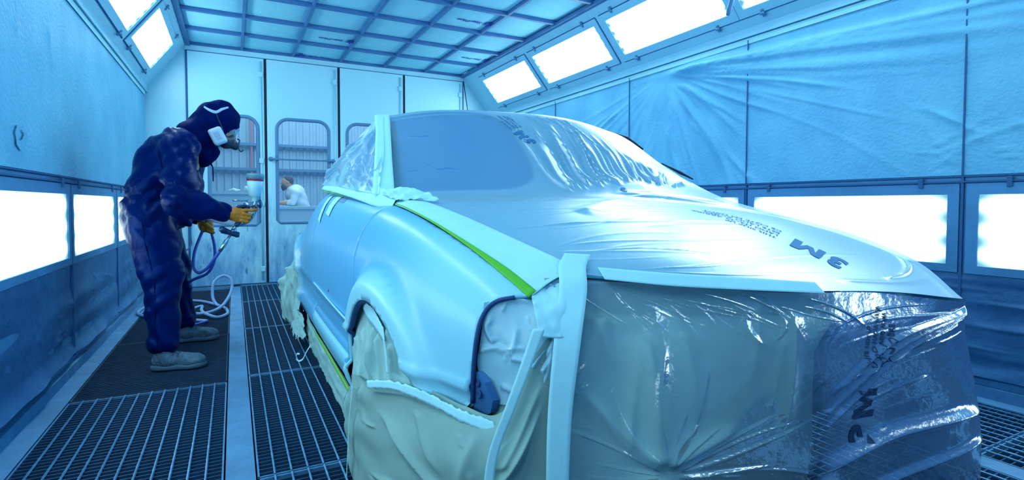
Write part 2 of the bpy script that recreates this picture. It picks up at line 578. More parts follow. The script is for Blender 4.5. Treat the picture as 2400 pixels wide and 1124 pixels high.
def cdt_patch(outer, holes=(), step=0.03):
    """triangulate a polygon with holes, filled with a regular grid of inner points"""
    loops = [densify(outer, step)] + [densify(h, step) for h in holes]
    pts, edges = [], []
    for lp in loops:
        n0 = len(pts)
        pts += [tuple(p) for p in lp]
        edges += [(n0 + i, n0 + (i + 1) % len(lp)) for i in range(len(lp))]
    O = np.array(loops[0])
    gx = np.arange(O[:, 0].min() + step / 2, O[:, 0].max(), step)
    gy = np.arange(O[:, 1].min() + step / 2, O[:, 1].max(), step)
    G = np.array([(a, b) for a in gx for b in gy])
    if len(G):
        ok = poly_inside(G, loops[0])
        for h in loops[1:]:
            ok &= ~poly_inside(G, h)
        G = G[ok]
        B = np.array(pts)
        if len(G):
            d = np.array([np.min(np.hypot(B[:, 0] - g[0], B[:, 1] - g[1])) for g in G])
            G = G[d > step * 0.45]
            pts += [tuple(g) for g in G]
    v, e, f, *_ = delaunay_2d_cdt([Vector(p) for p in pts], edges, [], 0, 1e-6)
    V = np.array([(p.x, p.y) for p in v])
    tris = []
    for t in f:
        c = V[list(t)].mean(0)[None]
        if poly_inside(c, loops[0])[0] and not any(poly_inside(c, h)[0] for h in loops[1:]):
            tris.append(list(t))
    return V, tris

# ------------------------------------------------------------------ smooth bodies from blended capsules
def sd_cone(P, a, b, ra, rb):
    a, b = np.array(a, float), np.array(b, float)
    ab = b - a
    t = np.clip(((P - a) @ ab) / (ab @ ab + 1e-12), 0, 1)
    return np.linalg.norm(P - a - t[:, None] * ab, axis=1) - (ra + (rb - ra) * t)

def sd_ell(P, c, r, rot=None):
    Q = P - np.array(c, float)
    if rot is not None:
        Q = Q @ np.array(rot)
    r = np.array(r, float)
    k0 = np.linalg.norm(Q / r, axis=1)
    k1 = np.linalg.norm(Q / r ** 2, axis=1) + 1e-9
    return k0 * (k0 - 1) / k1

def smin(a, b, k):
    h = np.clip(0.5 + 0.5 * (b - a) / k, 0, 1)
    return b * (1 - h) + a * h - k * h * (1 - h)

def rot_y(deg):
    t = math.radians(deg); c, s = math.cos(t), math.sin(t)
    return np.array([[c, 0, s], [0, 1, 0], [-s, 0, c]])

def sdf_mesh(fn, lo, hi, step):
    lo, hi = np.array(lo, float), np.array(hi, float)
    n = np.ceil((hi - lo) / step).astype(int) + 1
    ax = [lo[i] + step * np.arange(n[i]) for i in range(3)]
    X, Y, Z = np.meshgrid(*ax, indexing='ij')
    F = fn(np.stack([X.ravel(), Y.ravel(), Z.ravel()], 1)).reshape(n)
    S = F < 0
    nx, ny, nz = n - 1
    acc = np.zeros((nx, ny, nz, 3)); cnt = np.zeros((nx, ny, nz))
    corners = [(i, j, k) for i in (0, 1) for j in (0, 1) for k in (0, 1)]
    for a in corners:
        for d in range(3):
            if a[d] == 1:
                continue
            b = list(a); b[d] = 1
            sl = lambda c: (slice(c[0], c[0] + nx), slice(c[1], c[1] + ny), slice(c[2], c[2] + nz))
            fa, fb = F[sl(a)], F[sl(b)]
            m = (fa < 0) != (fb < 0)
            t = np.where(m, fa / np.where(m, fa - fb, 1), 0)
            p = np.stack([np.full(fa.shape, a[0], float), np.full(fa.shape, a[1], float), np.full(fa.shape, a[2], float)], -1)
            p[..., d] += t
            acc += np.where(m[..., None], p, 0)
            cnt += m
    act = cnt > 0
    idx = -np.ones((nx, ny, nz), int)
    idx[act] = np.arange(act.sum())
    cell = np.argwhere(act)
    verts = lo + step * (cell + acc[act] / cnt[act][:, None])
    faces = []
    for d in range(3):
        o1, o2 = [(1, 2), (2, 0), (0, 1)][d]
        s0 = [slice(0, n[0]), slice(0, n[1]), slice(0, n[2])]; s1 = list(s0)
        s0[d] = slice(0, n[d] - 1); s1[d] = slice(1, n[d])
        A, B = S[tuple(s0)], S[tuple(s1)]
        E = np.argwhere(A != B)
        for e in E:
            if e[o1] == 0 or e[o2] == 0 or e[o1] >= n[o1] - 1 or e[o2] >= n[o2] - 1:
                continue
            q = []
            for (p1, p2) in ((-1, -1), (0, -1), (0, 0), (-1, 0)):
                c = list(e); c[o1] += p1; c[o2] += p2
                q.append(idx[tuple(c)])
            if min(q) < 0:
                continue
            faces.append(q if A[tuple(e)] else q[::-1])
    return verts, faces

def text_mesh(body, size, font_shear=0.0, bold=0.0, space=1.0):
    cu = bpy.data.curves.new('lettering', 'FONT')
    cu.body = body
    cu.size = size
    cu.shear = font_shear
    cu.offset = bold
    cu.space_character = space
    o = bpy.data.objects.new('lettering', cu)
    COL.objects.link(o)
    dg = bpy.context.evaluated_depsgraph_get()
    me = o.evaluated_get(dg).to_mesh()
    v = np.array([p.co[:] for p in me.vertices]) if len(me.vertices) else np.zeros((0, 3))
    f = [list(p.vertices) for p in me.polygons]
    o.evaluated_get(dg).to_mesh_clear()
    bpy.data.objects.remove(o)
    bpy.data.curves.remove(cu)
    return v, f

# ================================================================== THE BOOTH
XL, XR, YB, YF = -0.828, 3.290, 6.931, -1.3
ZC, ZW = 2.716, 2.177
XCL, XCR = -0.4355, 2.843
LANE = (-0.713, -0.038, 0.056, 0.72)

def structure(name, mb, m, **k):
    o = mb.build(name, m, **k)
    o['kind'] = 'structure'
    return o

# pit floor and beams
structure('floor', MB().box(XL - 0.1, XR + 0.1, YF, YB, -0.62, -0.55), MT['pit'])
fb = MB()
mid = (XL + XR) / 2
def mx(x): return 2 * mid - x
for a, b in ((XL, LANE[0]), (LANE[1], LANE[2]), (LANE[3], LANE[3] + 0.10)):
    fb.box(a, b, YF, YB, -0.12, 0.0)
    fb.box(mx(b), mx(a), YF, YB, -0.12, 0.0)
fb.box(XL, XR, YB - 0.07, YB, -0.12, 0.0)
structure('floor_strips', fb, MT['concrete'])
# walls
structure('wall_left', MB().box(XL - 0.06, XL, YF, YB, -0.6, ZW), MT['wall'])
structure('wall_right', MB().box(XR, XR + 0.06, YF, YB, -0.6, ZW), MT['wall'])
structure('wall_front', MB().box(XL, XR, YF - 0.06, YF, -0.6, ZC), MT['wall'])
structure('ceiling', MB().box(XL, XR, YF, YB, ZC + 0.10, ZC + 0.16), MT['white_metal'])
for side, x0, x1 in (('left', XL, XCL), ('right', XR, XCR)):
    s = 1 if side == 'left' else -1
    v = [(x0, YF, ZW), (x0, YB, ZW), (x1, YB, ZC), (x1, YF, ZC), (x0 - s * 0.05, YF, ZW + 0.04), (x0 - s * 0.05, YB, ZW + 0.04), (x1 - s * 0.05, YB, ZC + 0.11), (x1 - s * 0.05, YF, ZC + 0.11)]
    structure('wall_%s_cove' % side, MB().add(v, [(0, 1, 2, 3), (7, 6, 5, 4), (0, 3, 7, 4), (1, 5, 6, 2), (2, 6, 7, 3), (0, 4, 5, 1)]), MT['cove'])
# trims where cove meets wall and ceiling
for n, (x, z, w, hgt) in enumerate(((XL + 0.012, ZW - 0.005, 0.014, 0.03), (XR - 0.012, ZW - 0.005, 0.014, 0.03), (XCL + 0.012, ZC - 0.012, 0.022, 0.014), (XCR - 0.012, ZC - 0.012, 0.022, 0.014))):
    structure('trim_%d' % (n + 1), MB().box(x - w, x + w, YF, YB, z - hgt, z + hgt), MT['cove'] if n < 2 else MT['bar'])
# back wall: the margins beside and above the four door leaves
bw = MB()
bw.add([(XL, YB, -0.1), (-0.452, YB, -0.1), (-0.452, YB, ZC), (XCL, YB, ZC), (XL, YB, ZW)][:5], [(0, 1, 2, 3, 4)])
bw.add([(XR, YB, -0.1), (2.856, YB, -0.1), (2.856, YB, ZC), (XCR, YB, ZC), (XR, YB, ZW)], [(4, 3, 2, 1, 0)])
bw.box(-0.452, 2.856, YB - 0.01, YB + 0.06, 2.645, ZC + 0.05)
bw.box(-0.452, 2.856, YB + 0.02, YB + 0.06, -0.1, 0.012)
o = structure('wall_back', bw, MT['door'])
solidify(o, 0.004)

# ceiling filter panels hung in a grid of bars
NCOL = 6
CW = (XCR - XCL) / NCOL
RH = 0.612
NROW = 11
ordinals = ['first', 'second', 'third', 'fourth', 'fifth', 'sixth', 'seventh', 'eighth', 'ninth', 'tenth', 'eleventh']
gb = MB()
for c in range(1, NCOL):
    x = XCL + c * CW
    gb.box(x - 0.012, x + 0.012, YB - NROW * RH, YB, ZC - 0.012, ZC + 0.02)
for r in range(NROW + 1):
    y = YB - r * RH
    gb.box(XCL, XCR, y - 0.018, y + 0.018, ZC - 0.014, ZC + 0.02)
structure('trim_ceiling_grid', gb, MT['bar'])
def star_mesh(R):
    v, f = [(0, 0, 0)], []
    for k in range(10):
        r = R if k % 2 == 0 else R * 0.42
        t = math.pi / 2 + k * math.pi / 5
        v.append((r * math.cos(t), r * math.sin(t), 0))
    for k in range(10):
        f.append((0, 1 + k, 1 + (k + 1) % 10))
    return np.array(v), f
LOGOS = {(1, 2): -1, (1, 5): -1, (3, 4): -1, (0, 2): 1}      # (row from the doors, column) -> reading direction
proto_panel = None
for r in range(NROW):
    for c in range(NCOL):
        cx, cy = XCL + (c + 0.5) * CW, YB - (r + 0.5) * RH
        logo = LOGOS.get((r, c))
        if proto_panel is None:
            g = 12
            vv, ff = [], []
            for j in range(g + 1):
                for i in range(g + 1):
                    a, b = i / g - 0.5, j / g - 0.5
                    sag = -0.018 * (1 - (2 * a) ** 4) * (1 - (2 * b) ** 4)
                    vv.append((cx + a * (CW - 0.02), cy + b * (RH - 0.03), ZC + 0.022 + sag))
            for j in range(g):
                for i in range(g):
                    a = j * (g + 1) + i
                    ff.append((a, a + 1, a + g + 2, a + g + 1))
            p = link_mesh('ceiling_filter', vv, ff, MT['filter'], origin=(cx, cy, ZC))
            proto_panel = p
        else:
            p = proto_panel.copy()
            COL.objects.link(p)
            p.location = (cx, cy, ZC)
        side = 'left light cove'
        lab = 'plain ceiling filter panel, %s from left cove, %s row from the doors' % (ordinals[c], ordinals[r])
        if logo:
            lab = 'star logo ceiling filter panel, %s from left cove, %s row from doors' % (ordinals[c], ordinals[r])
        tag(p, lab, 'filter panel', 'ceiling filter panels')
        if logo:
            tv, tf = text_mesh('StarBlue', 0.075, 0.25, 0.002)
            sv, sf = star_mesh(0.07)
            w = tv[:, 0].max()
            m_ = MB().add(np.c_[tv[:, 0] + 0.075 - 0.19, tv[:, 1], tv[:, 2]], tf).add(np.c_[sv[:, 0] - 0.19, sv[:, 1] * 1.1 + 0.03, sv[:, 2]], sf)
            L = np.array(m_.v)
            if logo < 0:
                W = np.c_[cx + 0.04 - L[:, 0], cy + L[:, 1], np.full(len(L), ZC - 0.0005)]
            else:
                W = np.c_[cx + L[:, 0], YB - 0.06 - L[:, 1], np.full(len(L), ZC - 0.0005)]
            link_mesh('printed_logo', W, m_.f, MT['logo'], p, False)

# ------------------------------------------------------------------ lamps
mat_low = lamp_mat('low_diffuser', PANEL_LOWER, 3, 1, 2, 0.58, 0.18)
mat_up = lamp_mat('cove_diffuser', PANEL_UPPER, 4, 1, 0, 0.57, 0.167)

def low_lamp(x, s, y0, y1, label):
    """light bay in the lower wall; s = direction into the room; local origin at its centre"""
    cy = (y0 + y1) / 2
    z0, z1 = 0.643, 1.001
    cz = (z0 + z1) / 2
    root = empty('wall_light', (x, cy, cz))
    tag(root, label, 'wall light', 'light bays in the lower walls')
    fr = MB()
    ft, ff_ = 0.05, 0.012
    xa, xb = sorted((x, x + s * ff_))
    fr.box(xa, xb, y0 - ft, y1 + ft, z1, z1 + 0.055)
    fr.box(xa, xb, y0 - ft, y1 + ft, z0 - 0.04, z0)
    fr.box(xa, xb, y0 - ft, y0, z0, z1)
    fr.box(xa, xb, y1, y1 + ft, z0, z1)
    fr.build('frame', MT['wall'], root)
    xd = x + s * 0.004
    v = [(xd, y0, z0), (xd, y1, z0), (xd, y1, z1), (xd, y0, z1)]
    link_mesh('diffuser', v, [(0, 1, 2, 3)], mat_low, root, False)
    for yy in (y0 + 0.12, y1 - 0.12):
        cl = MB()
        xa, xb = sorted((x + s * 0.010, x + s * 0.022))
        cl.box(xa, xb, yy - 0.011, yy + 0.011, z1 + 0.035, z1 + 0.085)
        bevel(cl.build('clip', MT['dark_seam'], root), 0.003)
    return root

PIT = 1.29
rt_spans = [(1.40 + PIT * k, 2.56 + PIT * k) for k in range(-2, 4)]
names_r = ['behind the camera end', 'nearest, cut by the photo edge', 'whole and biggest, beside the hood', 'mostly hidden behind the windshield slope', 'behind the car', 'last before the doors']
for k, (a, b) in enumerate(rt_spans):
    low_lamp(XR, -1, a, b, 'lit low wall light on the right wall, ' + names_r[k])
lf_spans = [(2.60 - PIT * 2, 3.78 - PIT * 2), (2.60 - PIT, 3.78 - PIT), (2.60, 3.78), (3.89, 5.11), (5.23, 6.4)]
names_l = ['behind the camera end', 'beside the camera', 'nearest and largest behind the painter', 'second along, just behind the painter', 'third along, peeking past the painter']
for k, (a, b) in enumerate(lf_spans):
    low_lamp(XL, 1, a, b, 'lit low wall light on the left wall, ' + names_l[k])

def cove_lamp(side, y0, y1, label):
    s = 1 if side == 'left' else -1
    p0 = np.array([XL if s > 0 else XR, 0, ZW]); p1 = np.array([XCL if s > 0 else XCR, 0, ZC])
    e = p1 - p0
    Lc = np.linalg.norm(e); e = e / Lc
    nrm = np.array([e[2], 0, -e[0]]) if s > 0 else np.array([-e[2], 0, e[0]])
    cy = (y0 + y1) / 2
    c = (p0 + p1) / 2 + np.array([0, cy, 0])
    root = empty('cove_light', c)
    root.rotation_euler = (0, math.atan2(-e[2], e[0]), 0)   # local x runs up the slope
    tag(root, label, 'cove light', 'tube light bays in the slanted coves')
    up = 1 if s > 0 else 1
    nz = 1.0
    R3 = Matrix.Rotation(math.atan2(-e[2], e[0]), 3, 'Y')
    n_loc = (R3.inverted() @ Vector(nrm)).z
    sg = 1 if n_loc > 0 else -1
    hl, hw = (y1 - y0) / 2, 0.25 * Lc
    def loc(name, mb, m, sm=False):
        me_o = link_mesh(name, np.array(mb.v) + np.array(c), mb.f, m, root, sm)
        return me_o
    def zb(a, b): return tuple(sorted((sg * a, sg * b)))
    fr = MB()
    za, zb_ = zb(0.0, 0.014)
    A, B = hw + 0.06, hl + 0.055
    fr.box(hw, A, -B, B, za, zb_); fr.box(-A, -hw, -B, B, za, zb_)
    fr.box(-hw, hw, hl, B, za, zb_); fr.box(-hw, hw, -B, -hl, za, zb_)
    loc('frame', fr, MT['cove'])
    gp = MB()
    za, zb_ = zb(0.0, 0.006)
    for sx in (-1, 1):
        gp.box(sx * (A + 0.005) - 0.003, sx * (A + 0.005) + 0.003, -B, B, za, zb_)
    gp.box(-A, A, -B - 0.006, -B, za, zb_)
    loc('gasket', gp, MT['dark_seam'])
    zd = sg * 0.005
    df = MB().add([(-hw, -hl, zd), (hw, -hl, zd), (hw, hl, zd), (-hw, hl, zd)], [(0, 1, 2, 3)])
    loc('diffuser', df, mat_up)
    for sx in (-1, 1):
        for yy in (-hl + 0.13, hl - 0.13):
            cl = MB()
            za, zb_ = zb(0.008, 0.024)
            cl.box(sx * (A + 0.005) - 0.028, sx * (A + 0.005) + 0.028, yy - 0.010, yy + 0.010, za, zb_)
            za, zb_ = zb(0.02, 0.036)
            cl.box(sx * (A + 0.005) - 0.008, sx * (A + 0.005) + 0.008, yy - 0.016, yy + 0.016, za, zb_)
            bevel(loc('clip', cl, MT['frame_grey']), 0.003)
    return root

CS = [(5.335, 6.475), (4.02, 5.165), (2.70, 3.855), (1.42, 2.585), (0.12, 1.28), (-1.2, -0.02)]
cn = ['farthest, beside the doors', 'second out from the doors', 'third out from the doors', 'fourth from the doors', 'fifth from the doors', 'sixth from the doors']
for k, (a, b) in enumerate(CS):
    for side in ('left', 'right'):
        cove_lamp(side, a, b, 'glowing tube light in the %s cove, %s' % (side, cn[k]))

# ------------------------------------------------------------------ floor gratings
GR_T = 0.03
def make_grate(name, w, l, rods, rough_mat, bar_pitch=0.030):
    """local: centre at origin, top at z=0, bearing bars run along x, cross rods along y"""
    root = empty(name, (0, 0, 0))
    fr = MB()
    fr.box(-w / 2, -w / 2 + 0.006, -l / 2, l / 2, -GR_T, 0); fr.box(w / 2 - 0.006, w / 2, -l / 2, l / 2, -GR_T, 0)
    fr.box(-w / 2, w / 2, -l / 2, -l / 2 + 0.006, -GR_T, 0); fr.box(-w / 2, w / 2, l / 2 - 0.006, l / 2, -GR_T, 0)
    fr.build('frame', MT['grate'] if not rough_mat else MT['grate_mat'], root)
    bb = MB()
    n = int(l / bar_pitch)
    for k in range(1, n):
        y = -l / 2 + k * l / n
        bb.box(-w / 2, w / 2, y - 0.0022, y + 0.0022, -GR_T, -0.001)
    bb.build('bearing_bars', MT['grate_bar'] if not rough_mat else MT['grate_mat'], root)
    rr = MB()
    m = max(2, int(round(w / 0.0555)))
    for k in range(1, m):
        x = -w / 2 + k * w / m
        r = 0.0044 if not rough_mat else 0.003
        z = 0.001 if not rough_mat else -0.012
        # twisted square rod
        pts = [(x, y, z) for y in np.linspace(-l / 2, l / 2, 40)]
        rr.tube(pts, [r * (0.85 + 0.25 * (i % 2)) for i in range(40)], 5)
    rr.build('cross_rods', MT['grate'] if not rough_mat else MT['grate_mat'], root)
    if rough_mat:
        mt_ = MB().box(-w / 2, w / 2, -l / 2, l / 2, -GR_T - 0.004, -GR_T)
        mt_.build('filter_mat', MT['grate_mat'], root)
    return root

lw = LANE[1] - LANE[0] - 0.012
w2 = LANE[3] - LANE[2] - 0.012
GL = 1.15
P1 = make_grate('floor_grate', lw, GL, True, False)
P2 = make_grate('floor_grate', lw, GL, True, True)
P3 = make_grate('floor_grate', w2, 1.235, True, False)
def place(proto, first, x, y, label):
    o = proto if first else copy_tree(proto)
    o.location = (x, y, 0)
    tag(o, label, 'floor grate', 'steel floor grates over the pit')
    return o
x1c = (LANE[0] + LANE[1]) / 2
x2c = (LANE[2] + LANE[3]) / 2
first = {1: True, 2: True, 3: True}
ys1 = [3.19 - GL / 2 - 1.16 * k for k in range(0, 4)]
d1 = ['bright pale-rod steel grate in the left lane, nearer than the painter', 'bright steel grate beside the camera in the left lane', 'left lane grate behind the camera', 'left lane grate at the camera end of the booth']
for y, d in zip(ys1, d1):
    place(P1, first[1], x1c, y, d); first[1] = False
ys2 = [3.19 + 0.012 + GL / 2 + 1.16 * k for k in range(0, 3)]
d2 = ['dark matted floor grate under the near boot of the painter', 'dark matted floor grate under the far boot of the painter', 'dark matted floor grate under the coiled hose by the doors']
for y, d in zip(ys2, d2):
    place(P2, first[2], x1c, y, d); first[2] = False
for k in range(-2, 4):
    y = 2.01 + 1.247 * (k + 0.5)
    d = ['at the camera end', 'beside the camera', 'at the bottom edge near the wrapped front wheel', 'beside the hanging sill paper', 'beside the wrapped rear wheel', 'against the doors'][k + 2]
    place(P3, first[3], x2c, y, 'steel grate between left beam and car, ' + d); first[3] = False
for k in range(-2, 5):
    y = 1.2 + 1.16 * (k + 0.5) - 0.25
    d = ['at the camera end', 'behind the camera end', 'cut by the bottom corner of the photo', 'just past the wrapped front corner', 'beside the car door', 'beside the car tail', 'near the doors'][k + 2]
    place(P1, False, mx(x1c), y, 'steel grate along the right wall, ' + d)
    place(P3, False, mx(x2c), y + 0.1, 'steel grate between right beam and car, ' + d)
# centre plates under the car
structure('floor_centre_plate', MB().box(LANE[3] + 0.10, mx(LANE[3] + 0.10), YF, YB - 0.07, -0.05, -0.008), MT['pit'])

# ------------------------------------------------------------------ plastic film taped over the walls
class Plane:
    def __init__(self, x, y0, y1, z0, z1, s):
        self.a = (x, y0, y1, z0, z1, s)
    def __call__(self, u, v):
        x, y0, y1, z0, z1, s = self.a
        return np.stack([np.full(len(u), x), y0 + (y1 - y0) * u, z0 + (z1 - z0) * v], 1)
    def normal(self, u, v):
        return np.tile(np.array([self.a[5], 0.0, 0.0]), (len(u), 1))

rf = Plane(XR - 0.005, -1.0, 6.9, 1.10, 2.125, -1)
rid = []
yo, zo = (3.45 + 1.0) / 7.9, 0.95
for k in range(70):
    t = RNG.uniform(-math.pi, 0)
    L = RNG.uniform(0.5, 2.4)
    st = RNG.uniform(0.05, 0.35)
    du, dv = math.cos(t) * L / 7.9, math.sin(t) * L / 1.0
    rid.append((yo + st * du, zo + st * dv, yo + du, zo + dv, RNG.uniform(0.0015, 0.004), RNG.uniform(0.003, 0.009), RNG.uniform(-0.03, 0.03)))
for k in range(16):
    a = RNG.uniform(0.9, 2.6)
    z = RNG.uniform(0.55, 0.95)
    rid.append((yo, 0.96, (a + 1.0 - 1.6) / 7.9, z - RNG.uniform(0, 0.25), 0.02, RNG.uniform(0.003, 0.007), RNG.uniform(-0.05, 0.05)))
for k in range(26):
    c = ((1.0 + RNG.uniform(0.9, 1.5)) / 7.9, RNG.uniform(0.0, 0.25))
    rid.append((c[0], c[1], c[0] + RNG.uniform(-0.05, 0.03), c[1] + RNG.uniform(-0.05, 0.2), 0.002, RNG.uniform(0.003, 0.008)))
tag(sheet('wall_film', rf, 420, 90, MT['film_wall'], rid, noise=0.0012), 'wrinkled protective film taped over the upper right wall, folds fanning from one point', 'plastic film')
lf = Plane(XL + 0.005, -1.0, 6.9, 1.10, 2.13, 1)
rid = [((RNG.uniform(0, 1)), RNG.uniform(0.1, 0.8), 0, 0, 0.002, RNG.uniform(0.002, 0.005)) for k in range(40)]
rid = [(r[0], r[1], r[0] + RNG.uniform(-0.02, 0.02), r[1] + RNG.uniform(0.15, 0.5), r[4], r[5]) for r in rid]
tag(sheet('wall_film', lf, 300, 60, MT['film_wall'], rid, noise=0.0007), 'dull protective film over the upper left wall behind the painter', 'plastic film')
_lfilm = [o for o in COL.objects if o.name.startswith('wall_film')][-1]
_sm = MB()
_a = np.linspace(0, 2 * math.pi, 40, endpoint=False)
_ro = 1 + 0.10 * np.sin(3 * _a + 1) + 0.06 * np.sin(7 * _a)
_ri = 0.42 + 0.10 * np.sin(2 * _a) + 0.05 * np.sin(5 * _a)
_v = [(XL + 0.0125, 3.06 + 0.075 * math.cos(t) * r, 1.235 + 0.052 * math.sin(t) * r) for t, r in zip(_a, _ro)] + [(XL + 0.0125, 3.055 + 0.075 * math.cos(t) * r, 1.245 + 0.052 * math.sin(t) * r) for t, r in zip(_a, _ri)]
_sm.add(_v, [(i, (i + 1) % 40, 40 + (i + 1) % 40, 40 + i) for i in range(40)])
_sm.build('paint_smudge', mat('smudge', (0.13, 0.44, 0.70), 0.6, noise=0.4, scale=30, dark=(0.17, 0.52, 0.78)), _lfilm)
for s, x, nm in ((1, XL, 'left'), (-1, XR, 'right')):
    pl = Plane(x + s * 0.004, -1.0, 6.9, 0.10, 0.60, s)
    rid = []
    for k in range(70):
        a, b = RNG.uniform(0, 1), RNG.uniform(0.1, 0.9)
        if s > 0:
            rid.append((a, b, a + RNG.uniform(-0.01, 0.01), b + RNG.uniform(-0.5, 0.5), 0.003, RNG.uniform(0.003, 0.009)))
        else:
            rid.append((a, b, a + RNG.uniform(-0.08, 0.08), b + RNG.uniform(-0.25, 0.25), 0.02, RNG.uniform(0.004, 0.012), RNG.uniform(-.1, .1)))
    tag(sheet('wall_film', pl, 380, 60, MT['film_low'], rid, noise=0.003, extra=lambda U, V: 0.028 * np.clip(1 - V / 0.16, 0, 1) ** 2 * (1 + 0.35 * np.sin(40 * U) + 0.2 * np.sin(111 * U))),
        'dusty film skirt, shade painted in, over the lower %s wall below the light bays' % nm, 'plastic film')
    bs = structure('baseboard_' + nm, MB().box(*(sorted((x + s * 0.001, x + s * 0.03)) + [YF, YB, 0.0, 0.055])), MT['concrete'])
# tape that holds the top edge of the wall films
for x, s, nm in ((XR - 0.012, -1, 'right'), (XL + 0.012, 1, 'left')):
    o = MB().box(min(x, x + s * 0.001), max(x, x + s * 0.001), -1.0, 6.85, 2.095, 2.135).build('masking_tape', MT['tape'])
    tag(o, 'long yellowish tape strip along the top edge of the %s wall film' % nm, 'tape')
# wall panel seams and rails
tn = 5
for y in [0.05 + 1.288 * k for k in range(0, 6)]:
    structure('trim_%d' % tn, MB().box(XR - 0.016, XR - 0.010, y - 0.0035, y + 0.0035, 1.1, 2.12), MT['dark_seam']); tn += 1
    structure('trim_%d' % tn, MB().box(XR - 0.013, XR, y - 0.006, y + 0.006, 0.08, 1.09), MT['dark_seam']); tn += 1
for x, s in ((XR, -1), (XL, 1)):
    a, b = sorted((x, x + s * 0.015))
    structure('trim_%d' % tn, MB().box(a, b, YF, YB, 1.062, 1.070), MT['dark_seam']); tn += 1
    structure('trim_%d' % tn, MB().box(a, b, YF, YB, 1.090, 1.096), MT['dark_seam']); tn += 1
for y in (3.84, 5.17):
    structure('trim_%d' % tn, MB().box(XL, XL + 0.013, y - 0.005, y + 0.005, 0.08, 1.06), MT['dark_seam']); tn += 1

# pipe under the right cove
pp = MB().tube([(2.88, 2.30, 2.62), (2.95, 2.52, 2.24), (2.955, 2.535, 2.215)], [0.016, 0.016, 0.010], 14)
tag(pp.build('support_rod', MT['frame_grey'], smooth=True), 'thick grey rod end sticking out in front of the right cove light', 'rod')
ct = MB().tube([(2.95, 6.15, 2.12), (3.30, 6.45, 2.13)], 0.012, 10)
tag(ct.build('stay_bar', MT['dark_seam'], smooth=True), 'dark short bar near the right corner above the car roof', 'bar')

# ------------------------------------------------------------------ doors
DX = [-0.436, 0.356, 1.187, 2.016, 2.842]
DOOR_T = 0.05
def rounded_top(x0, x1, z0, z1, r=0.13, rb=0.03):
    pts = [(x0 + rb, z0), (x1 - rb, z0), (x1, z0 + rb)]
    for t in np.linspace(0, math.pi / 2, 9):
        pts.append((x1 - r + r * math.cos(t), z1 - r + r * math.sin(t)))
    for t in np.linspace(math.pi / 2, math.pi, 9):
        pts.append((x0 + r + r * math.cos(t), z1 - r + r * math.sin(t)))
    pts.append((x0, z0 + rb))
    return pts
for k in range(4):
    xa, xb = DX[k] + 0.008, DX[k + 1] - (0.022 if k < 3 else 0.008)
    win = [rounded_top(-0.235, 0.265, 0.70, 1.955), rounded_top(0.466, 1.058, 0.72, 1.955), rounded_top(1.275, 1.83, 0.72, 1.955), rounded_top(2.12, 2.65, 0.72, 1.955)][k]
    outer = [(xa, 0.018), (xb, 0.018), (xb, 2.635), (xa, 2.635)]
    V, F = cdt_patch(outer, [win], 0.09)
    VV = np.c_[V[:, 0], np.full(len(V), YB), V[:, 1]]
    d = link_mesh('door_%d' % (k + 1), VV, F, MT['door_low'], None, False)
    d['kind'] = 'structure'
    solidify(d, 0.04, 0.0)
    # gasket frame round the window
    W = np.array([(p[0], YB - 0.012, p[1]) for p in win] + [(win[0][0], YB - 0.012, win[0][1])])
    fr = MB()
    ins = np.array([W[:, 0].mean(), 0, W[:, 2].mean()])
    fr.tube(np.vstack([W, W[1:2]]), 0.021, 8, cap=False)
    fr.build('window_frame', MT['frame_grey'], d, True)
    gv, gf = cdt_patch(win, [], 0.2)
    link_mesh('pane', np.c_[gv[:, 0], np.full(len(gv), YB + 0.0), gv[:, 1]], gf, MT['glass'], d, False)
    # black rubber seal in the gap to the next leaf
    if k < 3:
        MB().box(xb + 0.001, DX[k + 1] + 0.007, YB - 0.015, YB + 0.015, 0.018, 2.635).build('seal', MT['black'], d)
    # bolt rod with guides
    rx = xb - 0.035
    rb_ = MB().tube([(rx, YB - 0.032, 0.05), (rx, YB - 0.032, 2.60)], 0.009, 8)
    rod = rb_.build('bolt_rod', MT['white_metal'], d, True)
    for z in (0.18, 0.95, 1.45, 2.45):
        g_ = MB().box(rx - 0.025, rx + 0.025, YB - 0.045, YB - 0.02, z - 0.03, z + 0.03)
        bevel(g_.build('rod_guide', MT['white_metal'], rod), 0.006)
    dr = MB()
    for q in range(11):
        x0 = RNG.uniform(xa + 0.08, xb - 0.08)
        z0 = RNG.uniform(0.12, 0.66)
        l_ = RNG.uniform(0.02, 0.12); w_ = RNG.uniform(0.002, 0.0055)
        t_ = np.linspace(0, 2 * math.pi, 14, endpoint=False)
        dr.add([(x0 + w_ * math.cos(a) * (1 - 0.5 * math.sin(a)), YB - 0.0215, z0 + l_ * 0.5 * math.sin(a)) for a in t_], [tuple(range(13, -1, -1))])
    dr.build('paint_drips', MT['frame_grey'], d)
    if k in (0, 2):
        continue
    bz = 1.475
    pb = MB().tube([(xa + 0.035, YB - 0.055, bz), (xb - 0.06, YB - 0.055, bz)], 0.012, 10)
    pb.lathe((xa + 0.035, YB - 0.02, bz), (0, -1, 0), [(0.0, 0.0), (0.026, 0.0), (0.026, 0.02), (0.014, 0.045), (0.0, 0.05)], 14)
    pb.lathe((xb - 0.06, YB - 0.02, bz), (0, -1, 0), [(0.0, 0.0), (0.026, 0.0), (0.026, 0.02), (0.014, 0.045), (0.0, 0.05)], 14)
    pb.build('push_bar', MT['frame_grey'], d, True)
structure('trim_left_jamb', MB().box(-0.452, -0.432, YB - 0.012, YB + 0.02, 0.0, 2.64), MT['dark_seam'])
structure('trim_right_jamb', MB().box(2.838, 2.856, YB - 0.012, YB + 0.02, 0.0, 2.64), MT['dark_seam'])
structure('trim_door_head', MB().box(-0.44, 2.85, YB - 0.015, YB + 0.01, 2.637, 2.645), MT['dark_seam'])

